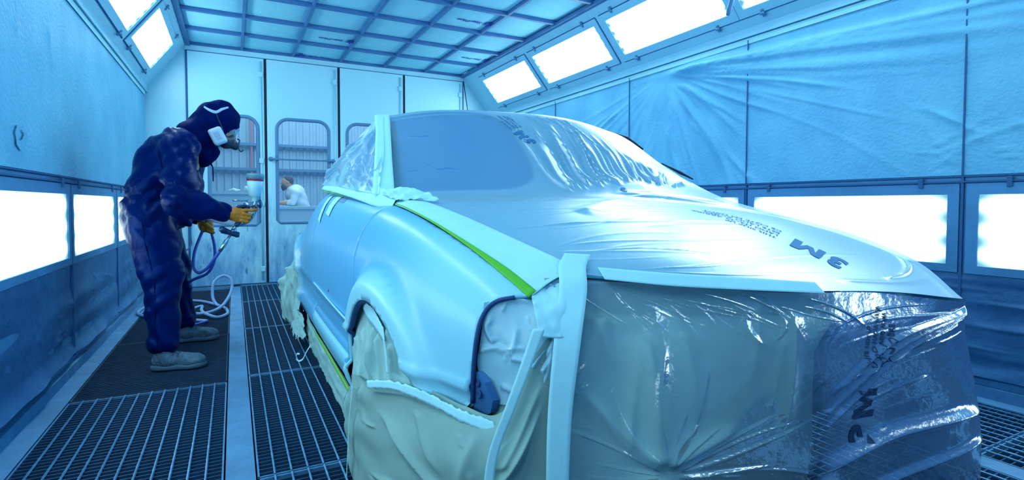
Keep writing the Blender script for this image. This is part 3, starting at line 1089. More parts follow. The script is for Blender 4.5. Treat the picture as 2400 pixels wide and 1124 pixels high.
# ------------------------------------------------------------------ workshop beyond the doors
cw = MB()
xs_, vv = -4.0, []
while xs_ < 9.0:
    vv += [(xs_, 0.0), (xs_ + 0.07, 0.0), (xs_ + 0.09, 0.03), (xs_ + 0.13, 0.03)]
    xs_ += 0.15
v = [(a, 13.5 - b, z) for z in (0.0, 5.0) for a, b in vv]
n = len(vv)
cw.add(v, [(i, i + 1, n + i + 1, n + i) for i in range(n - 1)])
structure('exterior_wall', cw, MT['corrugated'])
structure('exterior_floor', MB().box(-4, 9, YB + 0.07, 13.6, -0.2, -0.02), MT['concrete'])
for z, nm in ((2.28, 'upper'), (1.72, 'lower')):
    o = MB().box(-3.5, 8.5, 13.36, 13.46, z - 0.03, z + 0.03).build('wall_rail', MT['frame_grey'])
    tag(o, '%s grey horizontal rail across the corrugated wall outside the doors' % nm, 'rail')
rp = MB().box(0.36, 0.40, 13.38, 13.45, 0.9, 3.2).build('red_pole', mat('dull_red', (0.45, 0.2, 0.3), 0.6))
tag(rp, 'thin dull red pole by the corrugated wall, seen through the left door window', 'pole')
# workbench and table
def work_table(x0, x1, y0, y1, zt, label, skirt):
    r = empty('work_table', ((x0 + x1) / 2, (y0 + y1) / 2, -0.02))
    tag(r, label, 'table')
    MB().box(x0, x1, y0, y1, zt - 0.05, zt).build('table_top', MT['table'], r)
    MB().box(x0 + 0.03, x1 - 0.03, y0 + 0.02, y0 + 0.05, zt - skirt, zt - 0.05).build('front_panel', MT['table'], r)
    for a in (x0 + 0.04, x1 - 0.1):
        for b in (y0 + 0.06, y1 - 0.1):
            MB().box(a, a + 0.06, b, b + 0.06, -0.02, zt - 0.05).build('leg', MT['frame_grey'], r)
    return r
work_table(0.50, 1.80, 10.6, 11.3, 0.90, 'pale table outside the doors in front of the bearded person', 0.45)
work_table(-1.2, 0.55, 10.3, 11.0, 1.16, 'pale grey counter outside, seen through the left door window', 0.7)
for k, (x, w, hgt, lab) in enumerate(((0.02, 0.16, 0.05, 'crumpled white rag lying on the grey counter outside'), (0.22, 0.12, 0.09, 'small white carton standing on the grey counter outside'))):
    vv, ff = sdf_mesh(lambda P, x=x, w=w, hgt=hgt: sd_ell(P, (x, 10.5, 1.16 + hgt * 0.45), (w * 0.55, 0.08, hgt * 0.6)) + 0.008 * np.sin(60 * P[:, 0] + 40 * P[:, 2]), (x - w, 10.36, 1.165), (x + w, 10.64, 1.3), 0.012)
    tag(link_mesh('rag' if k == 0 else 'carton', vv, ff, MT['shirt']), lab, 'rag' if k == 0 else 'carton')

# the bearded person in a white shirt, leaning over the table, facing left
def person_out():
    bx, by = 1.06, 11.55
    r = empty('person', (bx, by, -0.02))
    tag(r, 'bearded person in a white shirt bent over the table, seen through the door window', 'person')
    hd = np.array([bx - 0.10, by, 1.37])
    def body(P):
        d = sd_cone(P, (bx + 0.16, by, 0.80), (bx + 0.05, by, 1.14), 0.16, 0.18)
        d = smin(d, sd_cone(P, (bx + 0.03, by - 0.19, 1.16), (bx + 0.03, by + 0.19, 1.16), 0.075, 0.075), 0.08)
        d = smin(d, sd_cone(P, (bx + 0.0, by, 1.18), hd + [0.03, 0, -0.06], 0.06, 0.055), 0.03)
        d = smin(d, sd_ell(P, hd, (0.10, 0.078, 0.118), rot_y(-14)), 0.02)
        d = smin(d, sd_cone(P, hd + [-0.095, 0, -0.005], hd + [-0.118, 0, -0.03], 0.014, 0.016), 0.01)     # nose
        for s in (-1, 1):
            d = smin(d, sd_cone(P, (bx + 0.03, by + s * 0.21, 1.14), (bx - 0.02, by + s * 0.24, 0.98), 0.062, 0.05), 0.03)
            d = smin(d, sd_cone(P, (bx - 0.02, by + s * 0.24, 0.98), (bx - 0.27, by + s * 0.12 - 0.05, 0.96), 0.048, 0.034), 0.02)
            d = smin(d, sd_ell(P, (bx - 0.33, by + s * 0.12 - 0.05, 0.95), (0.06, 0.045, 0.025)), 0.02)
            d = smin(d, sd_cone(P, (bx + 0.16, by + s * 0.1, 0.80), (bx + 0.10, by + s * 0.11, 0.42), 0.095, 0.07), 0.04)
            d = smin(d, sd_cone(P, (bx + 0.10, by + s * 0.11, 0.42), (bx + 0.14, by + s * 0.11, 0.04), 0.065, 0.05), 0.02)
            d = smin(d, sd_ell(P, (bx + 0.08, by + s * 0.11, 0.02), (0.13, 0.05, 0.045)), 0.02)
            d = smin(d, sd_ell(P, hd + [0.015, s * 0.08, 0.0], (0.022, 0.012, 0.032)), 0.006)
        return d
    v, f = sdf_mesh(body, (bx - 0.45, by - 0.36, -0.05), (bx + 0.40, by + 0.36, 1.55), 0.016)
    link_mesh('body', v, f, MT['skin'], r)
    def shirt(P):
        d = sd_cone(P, (bx + 0.16, by, 0.82), (bx + 0.05, by, 1.14), 0.18, 0.195)
        d = smin(d, sd_cone(P, (bx + 0.03, by - 0.19, 1.16), (bx + 0.03, by + 0.19, 1.16), 0.09, 0.09), 0.08)
        for s in (-1, 1):
            d = smin(d, sd_cone(P, (bx + 0.03, by + s * 0.21, 1.14), (bx - 0.02, by + s * 0.24, 0.98), 0.075, 0.066), 0.03)
            d = smin(d, sd_cone(P, (bx - 0.02, by + s * 0.24, 0.98), (bx - 0.10, by + s * 0.2, 0.97), 0.062, 0.058), 0.02)
        return d + 0.004 * np.sin(38 * P[:, 2] + 20 * P[:, 0])
    v, f = sdf_mesh(shirt, (bx - 0.3, by - 0.38, 0.6), (bx + 0.42, by + 0.38, 1.35), 0.016)
    link_mesh('shirt', v, f, MT['shirt'], r)
    def hair(P):
        d = sd_ell(P, hd + [0.018, 0, 0.03], (0.105, 0.086, 0.108), rot_y(-14))
        return np.maximum(d, -(P[:, 2] - (hd[2] + 0.035) + (P[:, 0] - hd[0]) * 0.9))
    v, f = sdf_mesh(hair, hd - 0.16, hd + 0.17, 0.01)
    link_mesh('hair', v, f, MT['beard'], r)
    def beard(P):
        d = sd_ell(P, hd + [-0.055, 0, -0.085], (0.058, 0.062, 0.065), rot_y(-10))
        return smin(d, sd_cone(P, hd + [-0.07, 0, -0.11], hd + [-0.075, 0, -0.15], 0.035, 0.02), 0.02)
    v, f = sdf_mesh(beard, hd - [0.17, 0.12, 0.22], hd + [0.08, 0.12, 0.03], 0.009)
    link_mesh('beard', v, f, MT['beard'], r)
person_out()

# ================================================================== THE CAR (nose towards the camera)
CX = 1.30                      # centre line
def interp(t, pts):
    a = np.array(pts, float)
    return np.interp(t, a[:, 0], a[:, 1])
def smooth_interp(t, pts):
    """monotone-ish cubic through knots"""
    a = np.array(pts, float)
    t = np.asarray(t, float)
    x, y = a[:, 0], a[:, 1]
    d = np.gradient(y, x)
    i = np.clip(np.searchsorted(x, t) - 1, 0, len(x) - 2)
    hgt = x[i + 1] - x[i]
    s = np.clip((t - x[i]) / hgt, 0, 1)
    h00, h10, h01, h11 = 2 * s**3 - 3 * s**2 + 1, s**3 - 2 * s**2 + s, -2 * s**3 + 3 * s**2, s**3 - s**2
    return h00 * y[i] + h10 * hgt * d[i] + h01 * y[i + 1] + h11 * hgt * d[i + 1]
XS = [(0.9, .66), (1.0, .615), (1.15, .548), (1.25, .518), (1.35, .488), (1.5, .452), (1.65, .428), (1.77, .416), (2.1, .405), (2.6, .400), (3.3, .405), (4.0, .415), (4.4, .43), (4.7, .47), (4.95, .56), (5.1, .68)]
ZT = [(0.9, .60), (1.0, .645), (1.13, .712), (1.25, .768), (1.4, .825), (1.6, .888), (1.8, .928), (2.0, .950), (2.15, .962), (2.6, .985), (3.2, 1.015), (3.5, 1.01), (3.9, .985), (4.3, .94), (4.8, .84), (5.1, .76)]
XT = [(0.9, .80), (1.0, .73), (1.13, .662), (1.25, .630), (1.4, .595), (1.6, .552), (1.8, .530), (2.0, .525), (2.3, .52), (3.0, .52), (3.5, .56), (4.0, .66), (4.5, .80), (5.1, 1.0)]
RR = [(0.9, .12), (1.13, .15), (1.4, .23), (1.8, .30), (2.5, .28), (3.3, .32), (4.0, .42), (5.1, .42)]
AF, AR, AZ, AR_R = 1.765, 4.375, 0.305, 0.325
def side_point(y, s):
    """car side (camera-left) at length station y and height-like parameter s -> x, z"""
    y = np.asarray(y, float); s = np.asarray(s, float)
    xs, zt, xt, r = smooth_interp(y, XS), smooth_interp(y, ZT), smooth_interp(y, XT), smooth_interp(y, RR)
    s0 = zt - r
    th = np.clip((s - s0) / r, 0, 1.0) * math.pi / 2
    z = np.where(s < s0, s, s0 + r * np.sin(th))
    x = xs + (xt - xs) * (1 - np.cos(th))
    tuck = np.interp(z, [.15, .20, .26, .325, .345, .46, .474, .482, .492, .52, .7], [.05, .022, .0, -.008, .026, .016, -.005, -.005, .003, .003, 0.0])
    x = x + tuck
    for ay in (AF, AR):
        d = np.hypot(y - ay, z - AZ)
        q = np.clip((d - AR_R - 0.050) / 0.075, 0, 1)
        x = x - 0.038 * (1 - q * q * (3 - 2 * q)) * np.clip((z - 0.15) / 0.2, 0, 1)
    return np.stack([x, y, z], -1)
def s_of(y, z):
    zt, r = smooth_interp(y, ZT), smooth_interp(y, RR)
    s0 = zt - r
    z = np.asarray(z, float)
    return np.where(z < s0, z, s0 + r * np.arcsin(np.clip((z - s0) / r, 0, 1)) / (math.pi / 2))
def arc(cy, r, t0, t1, n=26):
    return [(cy + r * math.cos(math.radians(t)), AZ + r * math.sin(math.radians(t))) for t in np.linspace(t0, t1, n)]

car = empty('car', (CX, 3.0, 0.0))
tag(car, 'primed coupe being resprayed, nose to the camera, masked with film and paper', 'car')

def panel(name, outer, m, step=0.03, depth=0.012, mirror=False, par=None, coat_and_light=False):
    V, F = cdt_patch(outer, [], step)
    P = side_point(V[:, 0], V[:, 1])
    if mirror:
        P[:, 0] = 2 * CX - P[:, 0]
    lay = None
    if coat_and_light:
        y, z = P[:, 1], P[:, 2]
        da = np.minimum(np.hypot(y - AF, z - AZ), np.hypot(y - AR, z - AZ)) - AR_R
        arch_band = 1 / (1 + np.exp((da - 0.088) / 0.007))  # arch flares painted paler, as if catching the wall lights
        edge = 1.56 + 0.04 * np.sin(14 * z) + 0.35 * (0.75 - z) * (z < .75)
        nose = 0.75 / (1 + np.exp((y - edge) / 0.07))  # coat edge on the nose, its lit tone painted in as well
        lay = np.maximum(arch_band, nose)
    o = link_mesh(name, P, F, m, par or car, True, vert_mask=lay)
    # consistent outward normals
    bm = bmesh.new(); bm.from_mesh(o.data); bmesh.ops.recalc_face_normals(bm, faces=bm.faces[:])
    a = sum((f.normal.x * f.calc_area() for f in bm.faces), 0.0)
    if (a > 0) != mirror:
        bmesh.ops.reverse_faces(bm, faces=bm.faces[:])
    bm.to_mesh(o.data); bm.free()
    solidify(o, depth, -1.0)
    return o

def top(y): return float(smooth_interp(y, ZT))
DOOR_F = [(1.905, None), (1.985, .905), (2.055, .83), (2.095, .75), (2.105, .60), (2.105, .47), (2.104, .334)]
def door_line(off):
    out = []
    for y, z in DOOR_F:
        s = top(y) if z is None else float(s_of(y, z))
        out.append((y + off, s))
    return out
# front fender
fo = []
fo += [(y, top(y)) for y in np.linspace(1.145, 1.90, 24)]
fo += door_line(-0.003)[0:]
fo += [(2.100, .20), (2.088, .20)]
fo += arc(AF, AR_R, -4, 150, 40)
lo_y, lo_z = arc(AF, AR_R, 150, 150, 1)[0]
fo += [(1.46, .435), (1.42, .425), (1.36, .415), (1.31, .41), (1.275, .415), (1.25, .44)]
fo += [(1.226, float(s_of(1.226, .53))), (1.216, float(s_of(1.216, .60))), (1.212, float(s_of(1.212, .655))), (1.205, float(s_of(1.205, .69))), (1.19, float(s_of(1.19, .70)) + .01), (1.165, top(1.165) - .035)]
# remove duplicates
def dedupe(p):
    out = []
    for q in p:
        if not out or math.hypot(q[0] - out[-1][0], q[1] - out[-1][1]) > 1e-3:
            out.append((float(q[0]), float(q[1])))
    return out
fo = dedupe(fo)
# door
do = door_line(0.003)
rear_edge = [(3.28, .334), (3.30, .55), (3.27, .75), (3.20, .86), (3.08, float(s_of(3.08, .95))), (3.0, top(3.0))]
do = dedupe(do + rear_edge + [(y, top(y)) for y in np.linspace(2.95, 1.95, 20)])
# rear quarter
qo = [(y + .006, s) for y, s in rear_edge[::-1]]
qo += [(3.286, .20), (4.04, .20)] + arc(AR, AR_R, 198, -8, 46)
qo += [(4.72, .25), (5.0, .30), (5.08, .5), (5.08, top(5.08))]
qo += [(y, top(y)) for y in np.linspace(5.05, 3.02, 40)]
qo = dedupe(qo)
so = dedupe([(2.09, .195), (2.108, .338), (3.28, .338), (3.28, .195)])
for mir in (False, True):
    f_ = panel('front_fender', fo, MT['paint_fender'], 0.0145, mirror=mir, coat_and_light=True)
    d_ = panel('door', do, MT['paint_fender'], 0.025, mirror=mir)
    q_ = panel('quarter_panel', qo, MT['paint_fender'], 0.03, mirror=mir, coat_and_light=True)
    s_ = panel('sill', so, MT['paint'], 0.03, mirror=mir)
# dark core behind the panel gaps and under the car, and the cabin
core = MB()
def loft(mb, rings, close=True):
    n = len(rings[0]); v = [p for r in rings for p in r]; f = []
    for i in range(len(rings) - 1):
        for j in range(n - (0 if close else 1)):
            f.append((i * n + j, i * n + (j + 1) % n, (i + 1) * n + (j + 1) % n, (i + 1) * n + j))
    f.append(tuple(range(n))[::-1]); f.append(tuple((len(rings) - 1) * n + j for j in range(n)))
    return mb.add(v, f)
rings = []
for y in np.linspace(1.34, 5.0, 40):
    ring = []
    zt = top(y)
    arch = min(abs(y - AF), abs(y - AR)) < AR_R + 0.04
    zb = 0.68 if arch else 0.22
    lev = np.linspace(zb, zt - 0.05, 7)
    for z in lev:
        p = side_point(np.array([y]), s_of(np.array([y]), np.array([z])))[0]
        ring.append((p[0] + 0.03 + (0.03 if arch else 0), y, z))
    ring += [(2 * CX - q[0], q[1], q[2]) for q in ring[::-1]]
    rings.append(ring)
loft(core, rings).build('inner_body', MT['car_dark'], car, True)
fl = MB().box(CX - 0.55, CX + 0.55, 1.45, 4.9, 0.20, 0.30)
fl.build('underbody', MT['car_dark'], car)

# bumper bracket at the fender's lower front corner
bk = MB()
pts = [(1.262, .445), (1.25, .52), (1.222, .525), (1.195, .505), (1.182, .46), (1.195, .425), (1.225, .408), (1.26, .41)]
P0 = [side_point(np.array([max(y, 1.16)]), np.array([z]))[0] for y, z in pts]
P0 = [np.array([p[0] + 0.012, y, z]) for p, (y, z) in zip(P0, pts)]
bk.add(P0 + [p + np.array([0.018, 0.0, 0]) for p in P0], [tuple(range(8)), tuple(range(15, 7, -1))] + [(i, (i + 1) % 8, 8 + (i + 1) % 8, 8 + i) for i in range(8)])
bracket = bk.build('bumper_bracket', MT['bare'], car)
for (y, z) in ((1.222, .497), (1.218, .468)):
    p = side_point(np.array([y]), np.array([z]))[0]
    MB().lathe((p[0] + 0.014, y, z), (-1, 0, 0), [(0.011, 0.0), (0.011, 0.003), (0.007, 0.004), (0.006, 0.001), (0.0, 0.001)], 14).build('bolt_hole', MT['gap'], bracket, True)
# dark edge of the lamp opening
le = [side_point(np.array([y]), np.array([s]))[0] + np.array([0.004, 0, -0.002]) for y, s in fo[-7:]]
MB().tube(smooth_path(le, 40), 0.006, 6).build('lamp_edge', MT['gap'], car, True)
# dark lip of the wheel arch
for ay, t0, t1 in ((AF, 14, 150), (AR, 192, 0)):
    q = []
    for y, z in arc(ay, AR_R - 0.002, t0, t1, 40):
        p = side_point(np.array([y]), np.array([z]))[0]
        q.append(p + np.array([0.016, 0, 0]))
    MB().tube(q, 0.010, 6).build('arch_lip', MT['gap'], car, True)
# moulding clip holes on the door
for k in range(4):
    y = 2.16 + 0.035 * k + (0.42 if k == 3 else 0)
    p = side_point(np.array([y]), np.array([.512 if k < 3 else .53]))[0]
    MB().lathe((p[0] - 0.001, p[1], p[2]), (-1, 0, 0), [(0.0, 0.001), (0.006, 0.001), (0.008, -0.002)], 10).build('clip_hole', MT['gap'], car, True)
ml = [side_point(np.array([y]), np.array([.482 + .012 * (y - 2.1)]))[0] - np.array([.003, 0, 0]) for y in np.linspace(2.125, 3.26, 20)]
MB().tube(ml, [.0012] + [.0045] * 18 + [.0012], 8).build('moulding_highlight', MT['paint_highlight'], car, True)  # pale strip paints the highlight along the moulding crease
# door handle recess
hp = [(2.60, .90), (2.78, .905), (2.79, .935), (2.60, .935)]
V, F = cdt_patch(hp, [], 0.02)
link_mesh('handle_recess', side_point(V[:, 0], V[:, 1]) - np.array([0.002, 0, 0]), F, MT['bare'], car, True)

# wheels
def wheel(x, y, s):
    w = empty('wheel', (0, 0, 0)); w.parent = car
    t = MB().lathe((x - 0.1, y, 0.312), (1, 0, 0), [(0.20, 0.0), (0.285, 0.0), (0.308, 0.02), (0.312, 0.1), (0.308, 0.18), (0.285, 0.20), (0.20, 0.20)], 40)
    t.build('tyre', MT['black'], w, True)
    r = MB().lathe((x - s * 0.09, y, 0.312), (s, 0, 0), [(0.0, 0.02), (0.06, 0.02), (0.19, 0.045), (0.205, 0.0)], 30)
    r.build('rim', MT['steel'], w, True)
    w.location = (0, 0, 0)
    for ch in w.children:
        pass
for yy in (AF, AR):
    wheel(0.56, yy, 1); wheel(2 * CX - 0.56, yy, -1)

# master surface: roof, windshield, bonnet as the draped film follows them
ROWS = [
 [(.74, 3.6, 1.34), (1.0, 3.6, 1.41), (1.3, 3.6, 1.43), (1.6, 3.6, 1.41), (1.88, 3.6, 1.34)],
 [(.705, 3.05, 1.40), (.98, 3.05, 1.455), (1.3, 3.05, 1.47), (1.63, 3.05, 1.46), (1.90, 3.0, 1.40)],
 [(.688, 2.70, 1.383), (.95, 2.62, 1.425), (1.3, 2.56, 1.437), (1.65, 2.5, 1.425), (1.92, 2.46, 1.365)],
 [(.625, 2.43, 1.185), (.95, 2.33, 1.21), (1.3, 2.25, 1.215), (1.7, 2.17, 1.20), (2.0, 2.08, 1.135)],
 [(.560, 2.14, .985), (.95, 2.07, .995), (1.3, 2.0, 1.0), (1.7, 1.92, 1.0), (2.07, 1.80, .985)],
 [(.610, 1.85, .947), (.95, 1.78, .965), (1.3, 1.7, .965), (1.7, 1.62, .955), (2.07, 1.47, .905)],
 [(.690, 1.50, .870), (.98, 1.42, .895), (1.3, 1.33, .90), (1.7, 1.26, .89), (2.06, 1.20, .845)],
 [(.760, 1.22, .793), (1.0, 1.14, .81), (1.3, 1.06, .80), (1.68, 1.0, .79), (2.02, .95, .765)],
 [(.800, 1.15, .768), (1.05, 1.02, .737), (1.3, .93, .717), (1.65, .86, .700), (1.96, .79, .665)]]
SKIN = Surf(ROWS)
def skin_part(name, u0, u1, v0, v1, off, m, nu=40, nv=40, par=None):
    return sheet(name, SKIN, nu, nv, m, off=off, u0=u0, u1=u1, v0=v0, v1=v1, parent=par or car, thick=0.004)
skin_part('hood_panel', 0.0, 1.0, 0.53, 0.985, -0.016, MT['paint'])
skin_part('windshield', 0.035, 0.97, 0.262, 0.488, -0.014, MT['windshield'])
skin_part('roof', 0.0, 1.0, 0.0, 0.262, -0.012, MT['paint_door'])
skin_part('cowl', 0.0, 1.0, 0.488, 0.53, -0.018, MT['car_dark'], 30, 6)
# rear slope, pillars and side glass
def rail(y):
    y = np.asarray(y, float)
    return np.stack([smooth_interp(y, [(2.13, .555), (2.43, .625), (2.70, .688), (3.05, .705), (3.6, .74), (4.1, .74), (4.6, .80)]), y,
                     smooth_interp(y, [(2.13, .985), (2.43, 1.185), (2.70, 1.383), (3.05, 1.40), (3.6, 1.34), (4.1, 1.17), (4.6, .93)])], -1)
for mir in (False, True):
    ys = np.linspace(2.14, 4.5, 50)
    R_ = rail(ys)
    B_ = np.stack([smooth_interp(ys, XT), ys, smooth_interp(ys, ZT)], -1)
    v, f = [], []
    for i in range(50):
        for j in range(9):
            t = j / 8
            p = B_[i] * (1 - t) + R_[i] * t
            p[0] -= 0.03 * math.sin(math.pi * t) * min(1, (R_[i][2] - B_[i][2]) / 0.2)
            if mir: p[0] = 2 * CX - p[0]
            v.append(p)
    for i in range(49):
        for j in range(8):
            a = i * 9 + j
            f.append((a, a + 9, a + 10, a + 1))
    gl = [q for q in f if q[0] // 9 < 29]
    pl = [q for q in f if q[0] // 9 >= 29]
    link_mesh('side_window', v, gl, MT['windshield'], car)
    link_mesh('rear_pillar', v, pl, MT['paint'], car)
ys = np.linspace(3.6, 4.95, 24)
v, f = [], []
for y in ys:
    a = rail(min(y, 4.6))
    xl, zl = float(a[0]) + (max(y - 4.6, 0)) * 0.5, float(a[2]) - max(y - 4.6, 0) * 0.4
    for t in np.linspace(-1, 1, 17):
        v.append((CX + t * (CX - xl), y, zl + 0.09 * (1 - t * t)))
for i in range(23):
    for j in range(16):
        a = i * 17 + j
        f.append((a, a + 1, a + 18, a + 17))
link_mesh('rear_window', v, f, MT['windshield'], car)
tl = MB()
loft(tl, [[(CX + sx * 0.80, 4.9, 0.25), (CX + sx * 0.72, 5.1, 0.3), (CX + sx * 0.70, 5.12, .7), (CX + sx * .66, 4.95, .84)] for sx in (-1, 0, 1)], True).build('rear_bumper', MT['paint'], car, True)
# A pillar (bare strip wrapped in tape sits on it)
# front end under the sheets
bp = []
for t in np.linspace(0.0, 1.0, 25):
    x = 0.80 + t * 1.18
    y = 1.115 + 0.06 * (2 * t - 1) ** 4 - 0.09 * t
    bp.append([(x, y - 0.02, .29), (x, y - 0.055, .33), (x, y - 0.06, .44), (x, y - 0.035, .50), (x, y + 0.05, .50), (x, y + 0.05, .29)])
loft(MB(), bp).build('bumper_beam', MT['bumper'], car, True)
MB().box(0.80, 1.80, 1.22, 1.28, 0.22, 0.70).build('radiator_support', MT['car_dark'], car)
# seal of the far front window, showing past the film
MB().tube([(1.925, 2.50, 1.375), (1.965, 2.36, 1.315), (1.99, 2.26, 1.25)], [0.005, 0.013, 0.005], 8).build('window_seal', MT['black'], car, True)
MB().tube([(2.005, 2.13, 1.165), (2.03, 2.02, 1.11), (2.045, 1.95, 1.075)], [0.003, 0.008, 0.003], 8).build('window_seal', MT['black'], car, True)

# ================================================================== MASKING
def U(x):  # helper for readability
    return x
# --- big film over roof edge, windshield and hood
rid = []
# fan of folds from the right of the cowl up the windshield to the roof edge
for k in range(26):
    a = k / 25
    u0, v0 = 0.50 + 0.34 * a + RNG.uniform(-.01, .01), 0.535 - 0.05 * a + RNG.uniform(-.015, .01)
    u1, v1 = 0.50 + 0.44 * a ** 0.9 + RNG.uniform(-.02, .01), 0.27 + 0.13 * a ** 2 + RNG.uniform(-.01, .05)
    rid.append((u0, v0, u1, v1, RNG.uniform(0.0035, 0.007), RNG.uniform(0.010, 0.024), RNG.uniform(-0.06, 0.02)))
for k in range(12):
    u0 = RNG.uniform(0.45, 0.72)
    rid.append((u0, 0.262, u0 + RNG.uniform(-.05, .06), RNG.uniform(.30, .42), 0.0022, RNG.uniform(0.004, 0.008), RNG.uniform(-.1, .1)))
for k in range(10):   # folds running from the cowl gather across the hood to the right
    a = k / 9
    rid.append((0.62 + RNG.uniform(-.03, .03), 0.55 + 0.03 * a, 0.98, 0.56 + 0.16 * a + RNG.uniform(-.02, .02), RNG.uniform(.004, .008), RNG.uniform(0.003, 0.008), RNG.uniform(-.08, .05)))
for k in range(34):   # long low ripples across the hood
    vv = RNG.uniform(0.58, 0.95)
    u0 = RNG.uniform(0.0, 0.45)
    rid.append((u0, vv, u0 + RNG.uniform(0.25, 0.6), vv + RNG.uniform(-0.05, 0.03), RNG.uniform(.0010, .0025), RNG.uniform(0.0008, 0.0026), RNG.uniform(-.04, .04)))
for k in range(9):
    vv = RNG.uniform(.33, .46)
    rid.append((0.03, vv, RNG.uniform(.12, .26), vv + RNG.uniform(-.008, .012), .0014, .0012, RNG.uniform(-.05, .05)))
rid += [(0.30, .72, .62, .60, .012, .010), (0.02, 0.66, 0.55, 0.615, .002, .004), (0.1, .60, .2, .55, .002, .004, .1)]
rid += [(.66, .965, .99, .93, .006, .006, .06), (.80, .955, .985, .86, .004, .008, .1), (.86, .94, .97, .84, .003, .006, .1)]
def tent(Ux, Vx):
    # where the windshield meets the cowl the film spans the corner instead of following it
    g = np.exp(-((Vx - 0.50) / 0.055) ** 2) * np.clip((Ux - 0.36) / 0.3, 0, 1)
    return 0.055 * g * np.clip((1 - Ux) / 0.28, 0, 1)
def lay(Ux, Vx):
    # clear where the film clings at left; milkier elsewhere, painting in reflected light
    e = ((Ux - 0.17) / 0.29) ** 4 + ((Vx - 0.37) / 0.118) ** 4
    inside = 1 / (1 + np.exp(np.clip((e - 1) * 20, -60, 60)))
    g = np.clip((Ux - 0.42) / 0.25, 0, 1) * np.exp(-((Vx - 0.38) / 0.12) ** 4)
    return -0.52 * inside - 0.10 * g * (1 - inside)
hood_film = sheet('masking_film', SKIN, 300, 420, MT['film_hood'], rid, v0=0.10, v1=1.0, extra=tent, vert_mask=lay, noise=0.0006)
tag(hood_film, 'clear masking film draped over the windshield and hood, with fanned folds and dark print', 'plastic film')

HD = DISP['masking_film']
def print_on(S, body, size, uv, t3, m, parent, off, disp, shear=0.0, bold=0.0, space=1.0, xo=0.0, yo=0.0):
    if isinstance(body, str):
        tv, tf = text_mesh(body, size, shear, bold, space)
    else:
        q, tf = cdt_patch(body, [], 0.08)
        tv = np.c_[q * size, np.zeros(len(q))]
    e = 1e-3
    u0, v0 = uv
    du = (S([u0 + e], [v0]) - S([u0 - e], [v0]))[0] / (2 * e)
    dv = (S([u0], [v0 + e]) - S([u0], [v0 - e]))[0] / (2 * e)
    n = S.normal([u0], [v0])[0]
    t1 = np.array(t3, float); t1 -= n * (t1 @ n); t1 /= np.linalg.norm(t1)
    t2 = np.cross(n, t1)
    A = np.array([[du @ t1, dv @ t1], [du @ t2, dv @ t2]])
    Ai = np.linalg.inv(A)
    ab = np.c_[tv[:, 0] + xo, tv[:, 1] + yo]
    uvp = np.array([u0, v0]) + ab @ Ai.T
    u, v = np.clip(uvp[:, 0], 0, 1), np.clip(uvp[:, 1], 0, 1)
    P = S(u, v) + S.normal(u, v) * (disp(u, v) + off)[:, None]
    return link_mesh('printed_lettering', P, tf, m, parent, False)
LINES = ['THIS SIDE UP', 'LADO HACIA ARRIBA', 'ESTE LADO ACIMA', 'CE COTE EN HAUT']
M_POLY = [(0, 0), (0, 1), (.30, 1), (.50, .48), (.70, 1), (1, 1), (1, 0), (.75, 0), (.75, .60), (.60, .16), (.40, .16), (.25, .60), (.25, 0)]
def stamp(S, uv, t3, m, par, off, disp, sz=0.10, gap=0.05, lines=LINES[:4]):
    print_on(S, '3', sz, uv, t3, m, par, off, disp, 0.0, 0.0045)
    print_on(S, M_POLY, sz * 0.72, uv, t3, m, par, off, disp, xo=sz * 0.62)
    for k, ln in enumerate(lines):
        print_on(S, ln, sz * 0.175, uv, t3, m, par, off, disp, 0, 0.0005, 1.05, sz * 1.45 + gap, sz * 0.52 - k * sz * 0.25)
stamp(SKIN, (0.745, 0.905), (-0.25, 1.0, 0.1), MT['ink_hood'], hood_film, 0.0018, HD, gap=0.02)
stamp(SKIN, (0.52, 0.355), (-0.35, 0.4, 0.9), MT['ink_hood'], hood_film, 0.0018, HD, 0.085, 0.01)
print_on(SKIN, '3', 0.06, (0.66, 0.53), (-0.9, 0.3, 0.0), MT['ink_hood'], hood_film, 0.0018, HD, 0.0, 0.002)

# --- sheet hanging over the front
FR = [
 [(.700, 1.16, .762), (.95, 1.07, .747), (1.3, .925, .716), (1.62, .862, .698), (1.965, .785, .660), (2.10, 1.02, .70)],
 [(.690, 1.11, .640), (.93, 1.00, .62), (1.3, .900, .60), (1.62, .845, .58), (2.02, .805, .555), (2.17, 1.08, .60)],
 [(.665, 1.07, .440), (.92, .955, .42), (1.3, .905, .40), (1.66, .86, .40), (2.09, .805, .385), (2.23, 1.12, .40)],
 [(.655, 1.055, .25), (.92, .935, .23), (1.3, .92, .22), (1.70, .88, .22), (2.14, .805, .215), (2.28, 1.15, .22)],
 [(.660, 1.06, .03), (.93, .95, .03), (1.3, .95, .03), (1.72, .90, .03), (2.19, .82, .03), (2.33, 1.2, .03)]]
FRONT = Surf(FR)
def brown_edge(Vx):
    return 0.59 - 0.11 * np.clip(Vx / 0.33, 0, 1) + 0.01 * np.clip((Vx - .4) / .3, 0, 1)
rid = []
cu, cv = 0.20, 0.66           # pucker where the film is pinched
for k in range(26):
    t = RNG.uniform(0, 2 * math.pi)
    L = RNG.uniform(0.12, 0.34)
    rid.append((cu + 0.01 * math.cos(t), cv + 0.02 * math.sin(t), cu + L * math.cos(t), cv + 1.5 * L * math.sin(t), RNG.uniform(.002, .005), RNG.uniform(.003, .009), RNG.uniform(-.1, .1)))
for k in range(3):            # strong folds from the right top corner down to the left
    rid.append((0.80, 0.035 + 0.012 * k, 0.46 - 0.01 * k, 0.52 + 0.085 * k, 0.0055, 0.017, 0.01))
